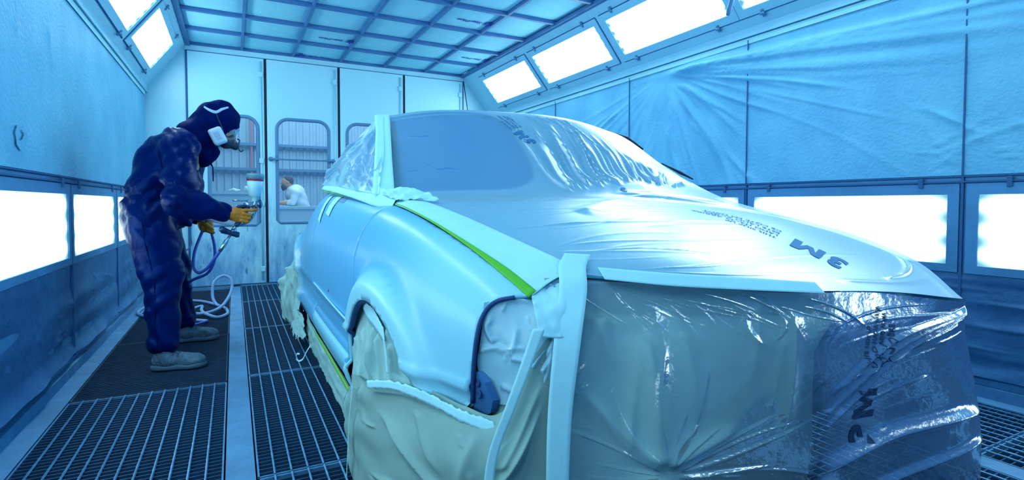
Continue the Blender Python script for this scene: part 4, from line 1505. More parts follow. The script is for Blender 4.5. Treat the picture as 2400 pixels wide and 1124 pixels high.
for k in range(14):
    a = RNG.uniform(0.48, 0.8)
    b_ = RNG.uniform(.02, .55); L_ = RNG.uniform(.08, .2)
    rid.append((a, b_, a - L_, b_ + L_ * RNG.uniform(.5, 1.3), RNG.uniform(.002, .005), RNG.uniform(.002, .006), RNG.uniform(-.05, .05)))
rid += [(.79, .60, .42, .83, .022, .030, .05), (.79, .74, .52, .98, .012, .018), (.41, .10, .40, .62, .012, .012), (.2, .1, .2, .62, .02, .014), (.34, .12, .36, .3, .006, .01, .1), (.38, .12, .37, .28, .005, .01, -.1)]
for k in range(22):
    u0 = RNG.uniform(0.0, 0.45)
    rid.append((u0, RNG.uniform(0.02, 0.1), u0 + RNG.uniform(.03, .16), RNG.uniform(.12, .3), RNG.uniform(.0015, .003), RNG.uniform(.002, .006), RNG.uniform(-.1, .1)))
for k in range(30):
    u0, v0 = RNG.uniform(0.0, 0.06), RNG.uniform(.05, 1)
    rid.append((u0, v0, u0 + RNG.uniform(.01, .03), v0 + RNG.uniform(-.06, .06), .0015, RNG.uniform(.003, .007)))
front_film = sheet('masking_film', FRONT, 360, 260, MT['film_front'], rid, noise=0.0012,
                   vert_mask=lambda Ux, Vx: 0.22 * np.clip(1 - Vx / 0.10, 0, 1) * (Ux < .55) + 0.66 * np.clip((Ux - brown_edge(Vx) + .012) / 0.02, 0, 1))  # doubled top band; opaque navy right part paints the darkness behind it
tag(front_film, 'glossy masking film hanging over the car nose with large dark print', 'plastic film')
FD = DISP['masking_film']
stamp(FRONT, (0.577, 0.70), (0.04, 0.0, 1.0), MT['ink'], front_film, 0.0018, FD, 0.125, 0.05, LINES[:3])
print_on(FRONT, 'PIN DERE', 0.030, (0.577, 0.70), (.04, 0, 1), MT['ink'], front_film, 0.0018, FD, 0, 0.0005, 1.05, 0.245, -0.035)

# --- brown paper behind the film
class Off:
    def __init__(self, S, d): self.S, self.d = S, d
    def __call__(self, u, v): return self.S(u, v) - self.S.normal(u, v) * (self.d * np.clip(np.asarray(v) / 0.14, 0.12, 1))[:, None]
    def normal(self, u, v): return self.S.normal(u, v)
rid = [(RNG.uniform(0.02, .5), RNG.uniform(0, .3), 0, 0, RNG.uniform(.008, .02), RNG.uniform(.006, .016)) for k in range(12)]
rid = [(a, b, a + RNG.uniform(-.06, .06), b + RNG.uniform(.2, .5), w, h_) for a, b, _, _, w, h_ in rid]
rid += [(cu, cv, cu - .15, .95, .03, .028), (cu, cv, cu + .15, .55, .02, .024), (cu, cv, cu - .02, .2, .03, .03), (cu, cv, .05, .4, .02, .022), (cu, cv, .18, 1.0, .02, .02), (.75, .1, .74, .9, .03, .02), (.12, .15, .02, .5, .03, .03), (.45, .12, .43, .8, .02, .02)]
tag(sheet('masking_paper', Off(FRONT, 0.045), 150, 120, MT['paper_nose'], rid, ufn=brown_edge, v0=0.005, v1=1.0),
    'creased brown masking paper across the car nose, under the glossy film', 'masking paper')
# white tape along the top edge of the hanging film
tp = [(.845, 1.125, .757), (1.0, 1.04, .742), (1.2, .955, .728), (1.40, .895, .712)]
tag(ribbon('masking_tape', [np.array(p) + np.array([-.004, -.016, .014]) for p in tp], [(0, -.75, -.66)] * 4, [.042, .046, .045, .040], MT['tape'], seg=6), 'pale tape strip along the front edge of the hood film', 'tape')

CP = Surf([[(.655, 1.15, .716), (.72, 1.165, .745), (.80, 1.165, .775)], [(.650, 1.125, .69), (.705, 1.10, .70), (.775, 1.12, .735)], [(.645, 1.09, .63), (.70, 1.065, .63), (.74, 1.07, .66)]])
tag(sheet('masking_tape', CP, 30, 30, MT['tape'], off=.006, noise=.002, thick=.0008), 'pale tape patch between the green tape tip and the upright tape', 'tape')
# --- tapes along the hood edge, A pillar and belt
green = [side_point(np.array([y]), np.array([top(y)]))[0] for y in (1.145, 1.25, 1.4, 1.6, 1.8, 1.93)]
film_l = [SKIN([0.0], [v])[0] for v in (0.995, 0.955, 0.82, 0.70, 0.61, 0.56)]
S_edge = Surf([[g, 0.5 * (np.array(g) + np.array(fl_)) + np.array([0, 0, .012]), fl_ + np.array([.012, 0, .006])] for g, fl_ in zip(green, film_l)])
hood_tape = sheet('masking_tape', S_edge, 14, 80, MT['tape'], off=0.004, thick=0.0008)
tag(hood_tape, 'wide pale tape band along the fender and hood edge', 'tape')
gp_ = [np.array(g) + np.array([-.004, 0, .003]) for g in green]
tag(ribbon('fine_line_tape', gp_, [(-.75, -.1, -.5)] * 6, [.028, .024, .012, .006, .005, .004], MT['tape_green'], lift=lambda p: np.array([0.004, 0, .004]), seg=4, thick=0.0015), 'thin bright green tape line along the top edge of the front fender', 'tape')
pil = [(.535, 2.10, .985), (.60, 2.36, 1.15), (.655, 2.58, 1.30), (.69, 2.74, 1.40)]
tag(ribbon('masking_tape', [np.array(p) + np.array([-.012, -.012, .004]) for p in pil], [(.9, -.35, .1)] * 4, [.085, .075, .07, .075], MT['tape'], seg=6), 'pale tape running up the front roof pillar', 'tape')
belt = [(.535, 1.93, .952), (.51, 2.1, .972), (.495, 2.45, 1.0), (.485, 2.85, 1.03), (.475, 3.22, 1.052)]
tag(ribbon('masking_tape', [np.array(p) + np.array([-.010, 0, .006]) for p in belt], [(.5, 0, .9)] * 5, [.06, .08, .065, .065, .06], MT['tape'], seg=6), 'pale tape along the base of the side windows', 'tape')
bl = [(.487, 2.5, .985), (.478, 2.85, 1.005), (.468, 3.22, 1.026)]
tag(ribbon('fine_line_tape', [np.array(p) + np.array([-.014, 0, -.004]) for p in bl], [(0, 0, 1)] * 3, .006, MT['tape_green'], thick=0.001), 'thin green line under the side window tape', 'tape')
kn = Surf([[(.50, 2.05, .99), (.56, 2.02, 1.01), (.62, 2.0, 1.0)], [(.515, 1.97, .975), (.57, 1.93, .985), (.64, 1.9, .985)], [(.54, 1.9, .953), (.59, 1.87, .965), (.66, 1.83, .96)]])
tag(sheet('masking_tape', kn, 26, 26, MT['tape'], off=.006, noise=0.006, thick=0.0008), 'crumpled tape patch at the base of the windshield pillar', 'tape')
for k, (y0, y1, s0, s1, nm) in enumerate(((3.03, 3.12, .80, .945, 'over the rear door gap, just behind the handle'), (2.78, 2.90, .83, .955, 'beside the door handle'))):
    V, F = cdt_patch([(y0, s0), (y1, s0 + .01), (y1 - .05, s1), (y0 - .05, s1)], [], 0.02)
    o = link_mesh('masking_tape', side_point(V[:, 0], V[:, 1]) - np.array([0.004, 0, -.001]), F, MT['tape'])
    tag(o, 'short tape piece stuck on the door %s' % nm, 'tape')

# --- film over the side windows
SW = Surf([
 [(.682, 2.70, 1.392), (.675, 2.79, 1.390), (.655, 2.85, 1.365), (.628, 2.905, 1.335)],
 [(.635, 2.50, 1.26), (.615, 2.66, 1.27), (.60, 2.82, 1.27), (.582, 3.02, 1.255)],
 [(.58, 2.30, 1.13), (.555, 2.56, 1.15), (.535, 2.84, 1.16), (.515, 3.13, 1.145)],
 [(.505, 2.08, .985), (.485, 2.45, 1.01), (.475, 2.84, 1.04), (.462, 3.24, 1.055)]])
rid = []
for k in range(34):
    a = RNG.uniform(0, 1)
    rid.append((a + RNG.uniform(.1, .35), RNG.uniform(.8, 1.0), a * 0.75, RNG.uniform(0.02, .3), RNG.uniform(.008, .02), RNG.uniform(.006, .016), RNG.uniform(-.05, .05)))
for k in range(24):
    a = RNG.uniform(0, .55)
    rid.append((a, RNG.uniform(.8, 1.0), a + RNG.uniform(-.15, .15), RNG.uniform(.5, .8), RNG.uniform(.006, .015), RNG.uniform(.005, .014), RNG.uniform(-.2, .2)))
rid += [(.30, 1.0, .05, .55, .03, .035, .1), (.62, 1.0, .45, .35, .02, .02)]
tag(sheet('masking_film', SW, 130, 110, MT['film_side'], rid, off=.006, noise=0.002,
          vert_mask=lambda Ux, Vx: 0.3 * np.exp(-((Ux - .62 + .2 * (1 - Vx)) / .035) ** 2) + 0.3 * np.clip((Ux - .93) / .05, 0, 1)),
    'crinkled film covering the side windows of the car', 'plastic film')

# --- lamp opening masking
LM = Surf([[(.552, 1.205, .702), (.61, 1.18, .712), (.67, 1.135, .712), (.705, 1.115, .715)],
           [(.548, 1.218, .62), (.60, 1.16, .63), (.655, 1.105, .635), (.70, 1.085, .64)],
           [(.545, 1.232, .53), (.60, 1.15, .545), (.65, 1.095, .56), (.69, 1.075, .57)],
           [(.57, 1.215, .44), (.60, 1.16, .45), (.65, 1.10, .46), (.685, 1.075, .46)]])
rid = [(RNG.uniform(0, .8), RNG.uniform(0, .9), 0, 0, RNG.uniform(.015, .04), RNG.uniform(.003, .009)) for k in range(16)]
rid = [(a, b, a + RNG.uniform(-.2, .35), b + RNG.uniform(-.4, .3), w, h_, RNG.uniform(-.2, .2)) for a, b, _, _, w, h_ in rid]
tag(sheet('masking_film', LM, 60, 60, MT['film_lamp'], rid, off=-.004, noise=.0015), 'wrinkled film patch covering the headlight opening', 'plastic film')
LP = Surf([[(.60, 1.175, .70), (.66, 1.15, .705), (.72, 1.12, .71)], [(.585, 1.20, .55), (.65, 1.125, .56), (.71, 1.095, .57)], [(.57, 1.21, .40), (.64, 1.115, .40), (.70, 1.085, .40)]])
tag(sheet('masking_paper', LP, 40, 40, MT['paper_pale'], [(.9, .2, .3, .8, .06, .012), (.8, .5, .4, .95, .04, .01)], off=-.012, noise=.003), 'brown paper stuffed behind the headlight film', 'masking paper')

# --- brown paper from the wheel arch round to the nose, below the fender
PF = Surf([
 [(.392, 2.05, .30), (.385, 1.90, .345), (.392, 1.72, .365), (.455, 1.46, .435), (.52, 1.26, .43), (.585, 1.165, .435), (.655, 1.105, .60), (.70, 1.10, .66)],
 [(.385, 2.05, .22), (.372, 1.90, .24), (.38, 1.72, .25), (.42, 1.46, .30), (.485, 1.24, .31), (.56, 1.13, .34), (.65, 1.088, .46), (.695, 1.088, .46)],
 [(.378, 2.05, .12), (.362, 1.90, .13), (.372, 1.71, .13), (.412, 1.45, .17), (.478, 1.23, .18), (.555, 1.125, .2), (.645, 1.078, .24), (.695, 1.078, .24)],
 [(.372, 2.05, .012), (.355, 1.90, .012), (.362, 1.70, .012), (.405, 1.43, .012), (.475, 1.22, .012), (.55, 1.12, .012), (.645, 1.07, .012), (.70, 1.07, .012)]])
rid = [(.58, .66, .86, .3, .018, .024), (.58, .66, .86, .60, .014, .020), (.58, .66, .70, 1.0, .016, .022), (.58, .66, .50, 1.0, .014, .016), (.58, .66, .33, .2, .014, .020), (.58, .66, .30, .75, .014, .016), (.58, .66, .64, .1, .02, .014), (.72, .42, .86, .2, .02, .014), (.70, .5, .86, .32, .012, .010), (.22, .02, .24, .95, .010, .014), (.04, .1, .06, .9, .012, .014), (.45, .15, .55, .5, .01, .01), (.3, .05, .5, .1, .012, .01)]
rid += [(RNG.uniform(.05, .8), RNG.uniform(0.1, .8), 0, 0, RNG.uniform(.006, .014), RNG.uniform(.003, .008)) for k in range(16)]
rid = [r if r[2] or r[3] else (r[0], r[1], r[0] + RNG.uniform(-.12, .12), r[1] + RNG.uniform(-.3, .3), r[4], r[5]) for r in rid]
tag(sheet('masking_paper', PF, 170, 110, MT['paper'], rid, off=.006, noise=0.004), 'brown masking paper skirt below the front fender, folded round to the nose', 'masking paper')
# paper stuffed into the wheel arch
WA = Surf([
 [(.405, 2.05, .545), (.420, 1.94, .610), (.445, 1.77, .635), (.45, 1.62, .60), (.465, 1.50, .52)],
 [(.404, 2.078, .44), (.408, 1.93, .46), (.42, 1.77, .47), (.43, 1.62, .46), (.45, 1.46, .44)],
 [(.398, 2.085, .33), (.396, 1.92, .33), (.41, 1.77, .33), (.425, 1.60, .33), (.445, 1.45, .33)],
 [(.383, 2.09, .2), (.380, 1.92, .2), (.395, 1.77, .2), (.415, 1.60, .2), (.44, 1.45, .2)]])
rid = [(RNG.uniform(.05, .95), RNG.uniform(0.0, .3), 0, 0, RNG.uniform(.01, .022), RNG.uniform(.008, .018)) for k in range(14)]
rid = [(a, b, a + RNG.uniform(-.1, .1), b + RNG.uniform(.3, .7), w, h_, RNG.uniform(-.1, .1)) for a, b, _, _, w, h_ in rid]
tag(sheet('masking_paper', WA, 90, 90, MT['paper_pale'], rid, off=0.0, noise=.004), 'crumpled brown paper filling the front wheel arch', 'masking paper')
for k, (pts, w, lab) in enumerate((
    ([(.405, 1.93, .60), (.40, 1.84, .585), (.405, 1.74, .57), (.415, 1.66, .535)], [.05, .06, .07, .05], 'torn pale tape under the top of the front wheel arch'),
    ([(.412, 1.61, .54), (.415, 1.60, .50), (.415, 1.585, .44)], [.035, .05, .045], 'small torn tape tab hanging in the front wheel arch'),
    ([(.392, 1.72, .375), (.43, 1.56, .415), (.475, 1.41, .425), (.53, 1.265, .412), (.585, 1.18, .400)], [.022, .025, .028, .030, .032], 'pale tape along the lower edge of the front fender'),
    ([(.368, 1.96, .24), (.366, 1.90, .285), (.372, 1.84, .335)], [.05, .06, .04], 'short slanting tape behind the front wheel'),
    ([(.372, 1.84, .33), (.362, 1.85, .2), (.352, 1.85, .015)], [.02, .022, .024], 'thin upright tape strip below the front wheel arch'))):
    wd = [(0, .45, .9)] * len(pts) if k in (0, 2) else [(0.1, .9, -.2)] * len(pts)
    if k == 3: wd = [(0, .8, -.6)] * len(pts)
    tag(ribbon('masking_tape', [np.array(p) - (np.array([.024, .020, 0]) if k == 2 else np.array([(0, .012, 0, .026, .022)[k], 0, 0])) for p in pts], wd, w, MT['tape'], seg=4, rough=.003), lab, 'tape')
# slanting and upright tape strips on the nose paper
tag(ribbon('masking_tape', [(.640, 1.075, .66), (.605, 1.085, .56), (.575, 1.10, .47), (.545, 1.125, .36), (.535, 1.135, .24), (.53, 1.14, .02)], [(.8, -.55, .12)] * 6, [.03, .028, .026, .024, .024, .024], MT['tape'], lift=lambda p: np.array([-.012, -.012, 0])), 'narrow slanting tape strip on the brown paper below the headlight', 'tape')
tag(ribbon('masking_tape', [(.83, 1.20, .815), (.79, 1.165, .785), (.755, 1.11, .735), (.705, 1.06, .62), (.675, 1.045, .45), (.665, 1.04, .25), (.66, 1.045, .015)], [(.86, -.5, -.05)] * 7, [.07, .072, .07, .064, .056, .052, .05], MT['tape'], lift=lambda p: np.array([-.006, -.008, 0]), seg=6), 'wide upright tape strip from the hood corner to the floor', 'tape')

# --- sill skirt and its tape
SK = Surf([
 [(.412, 2.06, .190), (.418, 2.5, .195), (.42, 3.0, .20), (.42, 3.4, .205), (.425, 3.75, .23)],
 [(.405, 2.06, .10), (.41, 2.5, .11), (.415, 3.0, .115), (.415, 3.4, .12), (.42, 3.75, .14)],
 [(.400, 2.06, .012), (.405, 2.5, .02), (.41, 3.0, .025), (.41, 3.4, .03), (.415, 3.75, .05)]])
tag(sheet('masking_paper', SK, 90, 24, MT['paper_pale'], [(a, .1, a + RNG.uniform(-.03, .03), 1, .02, .006) for a in RNG.uniform(0, 1, 9)], noise=.003,
          mask=lambda Ux, Vx: Vx < 0.93 - 0.12 * np.abs(np.sin(23 * Ux)) - .1 * (Ux > .9)), 'brown paper strip hanging below the door sill', 'masking paper')
tag(ribbon('fine_line_tape', [(.407, 2.03, .188), (.412, 2.5, .192), (.415, 3.0, .198), (.415, 3.3, .204)], [(0, 0, 1)] * 4, [.022, .024, .022, .010], MT['tape_lime'], lift=lambda p: np.array([-.004, 0, 0])), 'lime green tape line along the bottom of the door sill', 'tape')
# --- rear wheel wrapping
RW = Surf([
 [(.43, 4.02, .36), (.43, 4.15, .52), (.43, 4.40, .60), (.43, 4.60, .52), (.43, 4.70, .40)],
 [(.40, 3.96, .27), (.395, 4.10, .36), (.39, 4.36, .40), (.385, 4.62, .38), (.385, 4.74, .32)],
 [(.385, 3.80, .17), (.365, 4.02, .2), (.35, 4.3, .2), (.345, 4.58, .2), (.355, 4.76, .18)],
 [(.385, 3.60, .06), (.36, 3.9, .03), (.335, 4.2, .03), (.33, 4.5, .03), (.34, 4.74, .03)]])
rid = [(RNG.uniform(.05, .95), RNG.uniform(0.0, .4), 0, 0, RNG.uniform(.015, .03), RNG.uniform(.012, .03)) for k in range(14)]
rid = [(a, b, a + RNG.uniform(-.2, .2), b + RNG.uniform(.2, .6), w, h_, RNG.uniform(-.1, .1)) for a, b, _, _, w, h_ in rid]
tag(sheet('masking_paper', RW, 90, 70, MT['paper_pale'], rid, noise=.008, mask=lambda Ux, Vx: Vx < 0.97 - .10 * np.abs(np.sin(31 * Ux + 5 * np.sin(13 * Ux))) * (Ux < .6)), 'ragged brown paper wrapped over the rear wheel', 'masking paper')
RT = Surf([[(.41, 3.74, .20), (.39, 3.86, .22), (.37, 3.98, .24)], [(.40, 3.62, .13), (.375, 3.74, .13), (.35, 3.86, .14)], [(.385, 3.52, .05), (.355, 3.62, .045), (.33, 3.74, .06)]])
tag(sheet('masking_paper', RT, 40, 40, MT['paper_pale'], [], off=.01, noise=.008, mask=lambda Ux, Vx: Vx < .92 - .16 * np.abs(np.sin(15 * Ux))), 'torn paper flap dangling between the sill and the rear wheel', 'masking paper')
cl = [(.405, 3.42, .09), (.375, 3.40, .05), (.355, 3.38, .02), (.335, 3.40, .006), (.325, 3.45, .008), (.33, 3.47, .03), (.345, 3.45, .035)]
tag(ribbon('masking_tape', cl, [(0.1, .9, .3)] * 7, .018, MT['tape'], n=40, seg=2), 'small curl of loose tape hanging below the sill', 'tape')

# ================================================================== THE PAINTER
PY = 3.93
painter = empty('person', (-0.36, PY, 0.0))
tag(painter, 'painter in navy hooded coverall and orange gloves, bending towards the car with a spray gun', 'person')
Hc = np.array([-0.080, PY, 1.450])
hf = np.array([0.88, 0, -0.475]); hu = np.array([0.475, 0, 0.88]); hs = np.array([0, 1.0, 0])
HR = np.stack([hf, hs, hu], 1)            # columns: forward, side, up
def hp_(f, s, u): return Hc + hf * f + hs * s + hu * u
J = dict(pel=(-.435, PY, .86), waist=(-.405, PY, 1.02), chest=(-.315, PY, 1.21), neck=(-.19, PY, 1.375),
         shR=(-.285, 3.73, 1.285), elR=(-.275, 3.605, .955), wrR=(-.035, 3.607, .893),
         shL=(-.245, 4.13, 1.275), elL=(-.30, 4.24, .99), wrL=(-.205, 4.13, .862),
         hipR=(-.43, 3.83, .82), knR=(-.375, 3.715, .52), anR=(-.365, 3.603, .10),
         hipL=(-.43, 4.04, .82), knL=(-.365, 4.15, .52), anL=(-.315, 4.262, .10))
J = {k: np.array(v, float) for k, v in J.items()}

def body_sd(P):
    d = sd_cone(P, J['pel'], J['waist'], .125, .115)
    d = smin(d, sd_cone(P, J['waist'], J['chest'], .115, .13), .05)
    d = smin(d, sd_cone(P, J['shR'] + [0.02, .05, 0], J['shL'] + [-.02, -.05, 0], .07, .07), .07)
    d = smin(d, sd_cone(P, J['neck'], hp_(-.02, 0, -.07), .062, .055), .03)
    for s in 'RL':
        d = smin(d, sd_cone(P, J['sh' + s], J['el' + s], .052, .042), .03)
        d = smin(d, sd_cone(P, J['el' + s], J['wr' + s], .042, .028), .02)
        d = smin(d, sd_cone(P, J['hip' + s], J['kn' + s], .085, .058), .05)
        d = smin(d, sd_cone(P, J['kn' + s], J['an' + s], .056, .036), .02)
        d = smin(d, sd_cone(P, J['an' + s] + [-.02, 0, -.05], J['an' + s] + [.13, 0, -.06], .036, .028), .02)
    d = smin(d, sd_ell(P, Hc, (.098, .076, .122), HR), .025)
    d = smin(d, sd_ell(P, hp_(.05, 0, -.05), (.055, .05, .06), HR), .03)
    d = smin(d, sd_cone(P, hp_(.092, 0, .012), hp_(.116, 0, -.026), .011, .015), .012)
    for s in (-1, 1):
        d = smin(d, sd_ell(P, hp_(-.005, s * .078, -.005), (.02, .01, .03), HR), .006)
        d = np.maximum(d, -(sd_ell(P, hp_(.095, s * .032, .018), (.016, .02, .012), HR)))
        d = smin(d, sd_ell(P, hp_(.083, s * .032, .016), (.012, .014, .011), HR), .003)
    return d
v, f = sdf_mesh(body_sd, (-.62, 3.5, .0), (.12, 4.4, 1.62), .0115)
link_mesh('body', v, f, MT['skin'], painter)

def fold_noise(P, a):
    x, y, z = P[:, 0], P[:, 1], P[:, 2]
    w = (1 - 2 * np.abs(np.sin(12 * z + 15 * x + 2.6 * np.sin(8 * y + 9 * x + 3 * z)))) * 0.75 + (1 - 2 * np.abs(np.sin(17 * z - 13 * x + 9 * y + 2.4 * np.sin(9 * z - 6 * x)))) * .5 + .25 * np.sin(47 * z + 20 * x + 3 * np.sin(20 * x + 11 * z))
    w += np.sin(21 * x + 17 * y - 12 * z + 2.5 * np.sin(8 * z)) * .5
    return a * (np.abs(w) ** 1.3 * np.sign(w))
def suit_sd(P):
    d = sd_ell(P, (-.455, PY, .90), (.150, .185, .185), rot_y(8))
    d = smin(d, sd_cone(P, (-.440, PY - .06, 1.03), (-.365, PY - .07, 1.235), .118, .125), .06)
    d = smin(d, sd_cone(P, (-.440, PY + .06, 1.03), (-.365, PY + .07, 1.235), .118, .125), .06)
    d = smin(d, sd_cone(P, (-.37, PY, 1.18), (-.275, PY, 1.335), .150, .09), .07)
    d = smin(d, sd_cone(P, (-.25, PY, 1.06), (-.295, PY, .87), .095, .075), .06)                      # loose belly
    d = smin(d, sd_cone(P, J['shR'] + [0.01, .06, .02], J['shL'] + [-.03, -.06, .02], .088, .088), .06)
    for s, k in (('R', 1), ('L', -1)):
        d = smin(d, sd_cone(P, J['sh' + s], J['el' + s] + [.005, 0, .015], .096, .086), .075)
        d = smin(d, sd_cone(P, J['el' + s] + [.005, 0, .01], J['wr' + s] * .93 + J['el' + s] * .07, .090, .056), .03)
        kn, an, hip = J['kn' + s], J['an' + s], J['hip' + s]
        d = smin(d, sd_cone(P, hip + [-.01, 0, 0], kn, .130, .100), .05)
        d = smin(d, sd_cone(P, kn, an + [-.005, 0, .06], .100, .068), .03)
        d = smin(d, sd_ell(P, an + [-.005, 0, .05], (.078, .070, .05)), .02)
        # bunched rings above the shoe
        for z, r in ((.13, .070), (.18, .073)):
            d = smin(d, sd_ell(P, an + (kn - an) * ((z - .1) / .42) + [0, 0, 0], (r, r, .022)), .018)
    d = smin(d, sd_cone(P, (-.33, PY - .05, .93), (-.238, PY - .07, .822), .075, .022), .04)          # loose pocket corner
    # elastic waist dip and cuff gather
    d = d + .012 * np.exp(-((P[:, 2] - (1.03 + .25 * (P[:, 0] + .4))) / .02) ** 2) * (P[:, 0] < -.3)
    for c, ax, k, a in ((J['elR'], J['elR'] - J['shR'], 62, .0065), (J['elL'], J['elL'] - J['shL'], 62, .0065), (J['knR'], J['knR'] - J['hipR'], 48, .004), (J['knL'], J['knL'] - J['hipL'], 48, .004), (np.array([-.44, PY - .1, 1.0]), np.array([-.25, .1, 1.0]), 70, .008), (J['hipR'] + [.05, -.08, 0], np.array([.5, .1, 1.0]), 50, .007)):
        ax = ax / np.linalg.norm(ax)
        r = np.linalg.norm(P - c, axis=1)
        q = (P - c) @ ax
        d = d + a * (1 - 2 * np.abs(np.sin(.5 * k * q + 1.8 * np.sin(15 * P[:, 0] + 11 * P[:, 1])))) * np.exp(-(r / .16) ** 2)
    d = d + fold_noise(P, .0078)
    d = np.maximum(d, -(P[:, 2] - (.055 + .05 * (P[:, 0] + .36))))
    return d
v, f = sdf_mesh(suit_sd, (-.72, 3.36, .03), (.10, 4.48, 1.46), .0118)
suit = link_mesh('coverall', v, f, MT['suit'], painter)
# pocket flap, seam and zip
def on_surface(fn, x, z, y0=3.3, y1=4.2):
    ys = np.linspace(y0, y1, 500)
    d = fn(np.stack([np.full(500, x), ys, np.full(500, z)], 1))
    i = np.argmax(d < 0)
    return ys[i] if d[i] < 0 else PY
sm = [(-.37, 1.33), (-.38, 1.25), (-.36, 1.15), (-.375, 1.06)]
MB().tube(smooth_path([(x, on_surface(suit_sd, x, z) - .0005, z) for x, z in sm], 24), .0028, 6).build('seam', MT['hood_cloth'], suit, True)
sm = [(-.47, .86), (-.45, .72), (-.42, .58), (-.40, .42), (-.40, .27), (-.385, .14)]
MB().tube(smooth_path([(x, on_surface(suit_sd, x, z) - .0005, z) for x, z in sm], 40), .0028, 6).build('seam', MT['hood_cloth'], suit, True)

def hood_sd(P):
    Q = (P - Hc) @ HR
    d = sd_ell(P, hp_(-.008, 0, .016), (.126, .106, .138), HR)
    d = smin(d, sd_cone(P, hp_(-.05, 0, .06), hp_(-.03, 0, .118), .075, .035), .05)                    # crown peak
    d = smin(d, sd_cone(P, hp_(-.045, 0, -.03), (-.215, PY, 1.37), .100, .105), .05)
    d = smin(d, sd_cone(P, (-.215, PY - .06, 1.37), (-.215, PY + .06, 1.37), .085, .085), .05)
    d = smin(d, sd_cone(P, hp_(.02, 0, -.13), (-.17, PY, 1.25), .072, .07), .04)
    d = d + .003 * np.sin(60 * Q[:, 2] + 35 * Q[:, 0] + 2 * np.sin(30 * Q[:, 1])) + .0025 * np.sin(45 * Q[:, 0] - 40 * Q[:, 2])
    cut = sd_ell(P, hp_(.125, 0, -.050), (.115, .088, .098), HR)
    cut = np.minimum(cut, sd_ell(P, hp_(.06, 0, -.06), (.10, .074, .085), HR))
    return np.maximum(d, -cut)
v, f = sdf_mesh(hood_sd, (-.42, 3.72, 1.14), (.12, 4.14, 1.66), .0085)
hood = link_mesh('hood', v, f, MT['hood_cloth'], painter)

# respirator: rubber face piece, two pods, exhale valve, straps
def mask_sd(P):
    d = sd_ell(P, hp_(.088, 0, -.058), (.046, .05, .056), HR)
    d = smin(d, sd_cone(P, hp_(.10, 0, -.06), hp_(.145, 0, -.066), .030, .026), .015)
    for s in (-1, 1):
        d = smin(d, sd_cone(P, hp_(.09, s * .03, -.062), hp_(.066, s * .075, -.066), .026, .028), .012)
    return d
v, f = sdf_mesh(mask_sd, Hc - [.12, .14, .24], Hc + [.22, .14, .08], .005)
resp = link_mesh('respirator', v, f, MT['mask'], painter)
for s in (-1, 1):
    c = hp_(.036, s * .100, -.070)
    ax = np.array([.42, 0, -.907]); ay = np.array([.907, 0, .42])
    R = np.stack([ax, ay, hs], 1)
    def pod(P, c=c, R=R):
        Q = np.abs((P - c) @ R) - np.array([.038, .024, .010])
        return np.linalg.norm(np.maximum(Q, 0), axis=1) + np.minimum(np.max(Q, axis=1), 0) - .016
    v, f = sdf_mesh(pod, c - .09, c + .09, .0045)
    pd = link_mesh('filter_pod', v, f, MT['pod'], painter)
    MB().obox(c + hs * s * .0235, ax * .026, ay * .016, hs * .0035).build('pod_cover', MT['strap'], pd)
vv = MB().lathe(hp_(.142, 0, -.066), hf, [(0.0, .012), (.018, .012), (.024, .004), (.024, -.004)], 18)
vv.build('exhale_valve', MT['pod'], resp, True)
MB().tube(smooth_path([hp_(.135, -.02, -.02), hp_(.150, -.03, -.022), hp_(.155, -.035, -.04), hp_(.170, -.035, -.072), hp_(.19, -.03, -.082), hp_(.196, -.03, -.066)], 30), .0045, 8).build('loose_strap_end', MT['mask'], resp, True)
# clear safety glasses
gl = []
for s in np.linspace(-1, 1, 15):
    gl.append([hp_(.118 - .05 * abs(s) ** 2.2, s * .074, h_) for h_ in np.linspace(.042, -.012, 5)])
gv = [p for r in gl for p in r]
gf = [(i * 5 + j, i * 5 + j + 1, i * 5 + j + 6, i * 5 + j + 5) for i in range(14) for j in range(4)]
solidify(link_mesh('safety_glasses', gv, gf, MT['glass'], painter), .002)
def hood_y(x, z): return on_surface(hood_sd, x, z, 3.7, 4.1)
sp_ = [(-.155, 1.552), (-.122, 1.530), (-.088, 1.521), (-.055, 1.543), (-.020, 1.562)]
pth = [np.array([x, hood_y(x, z) - .002, z]) for x, z in sp_]
hs_ = ribbon('head_strap', pth, [(.15, .35, .93), (.3, .2, .93), (0, .2, .97), (-.45, .3, .85), (-.4, .5, .8)], [.012, .017, .020, .017, .012], MT['strap'], parent=painter, thick=.003)
cd = [(-.088, 1.513), (-.078, 1.48), (-.062, 1.44), (-.05, 1.405)]
MB().tube(smooth_path([(x, min(hood_y(x, z), PY - .085) - .002, z) for x, z in cd], 20), .0028, 6).build('head_strap_cord', MT['mask'], painter, True)
for k, pts in enumerate(([(-.105, PY - .045, 1.285), (-.107, PY - .05, 1.24), (-.120, PY - .052, 1.205), (-.112, PY - .05, 1.17), (-.112, PY - .05, 1.09)], [(-.115, PY - .03, 1.27), (-.122, PY - .035, 1.23), (-.128, PY - .035, 1.205), (-.115, PY - .04, 1.185)])):
    MB().tube(smooth_path(pts, 24), .0035, 6).build('drawstring', MT['hood_cloth'], painter, True)

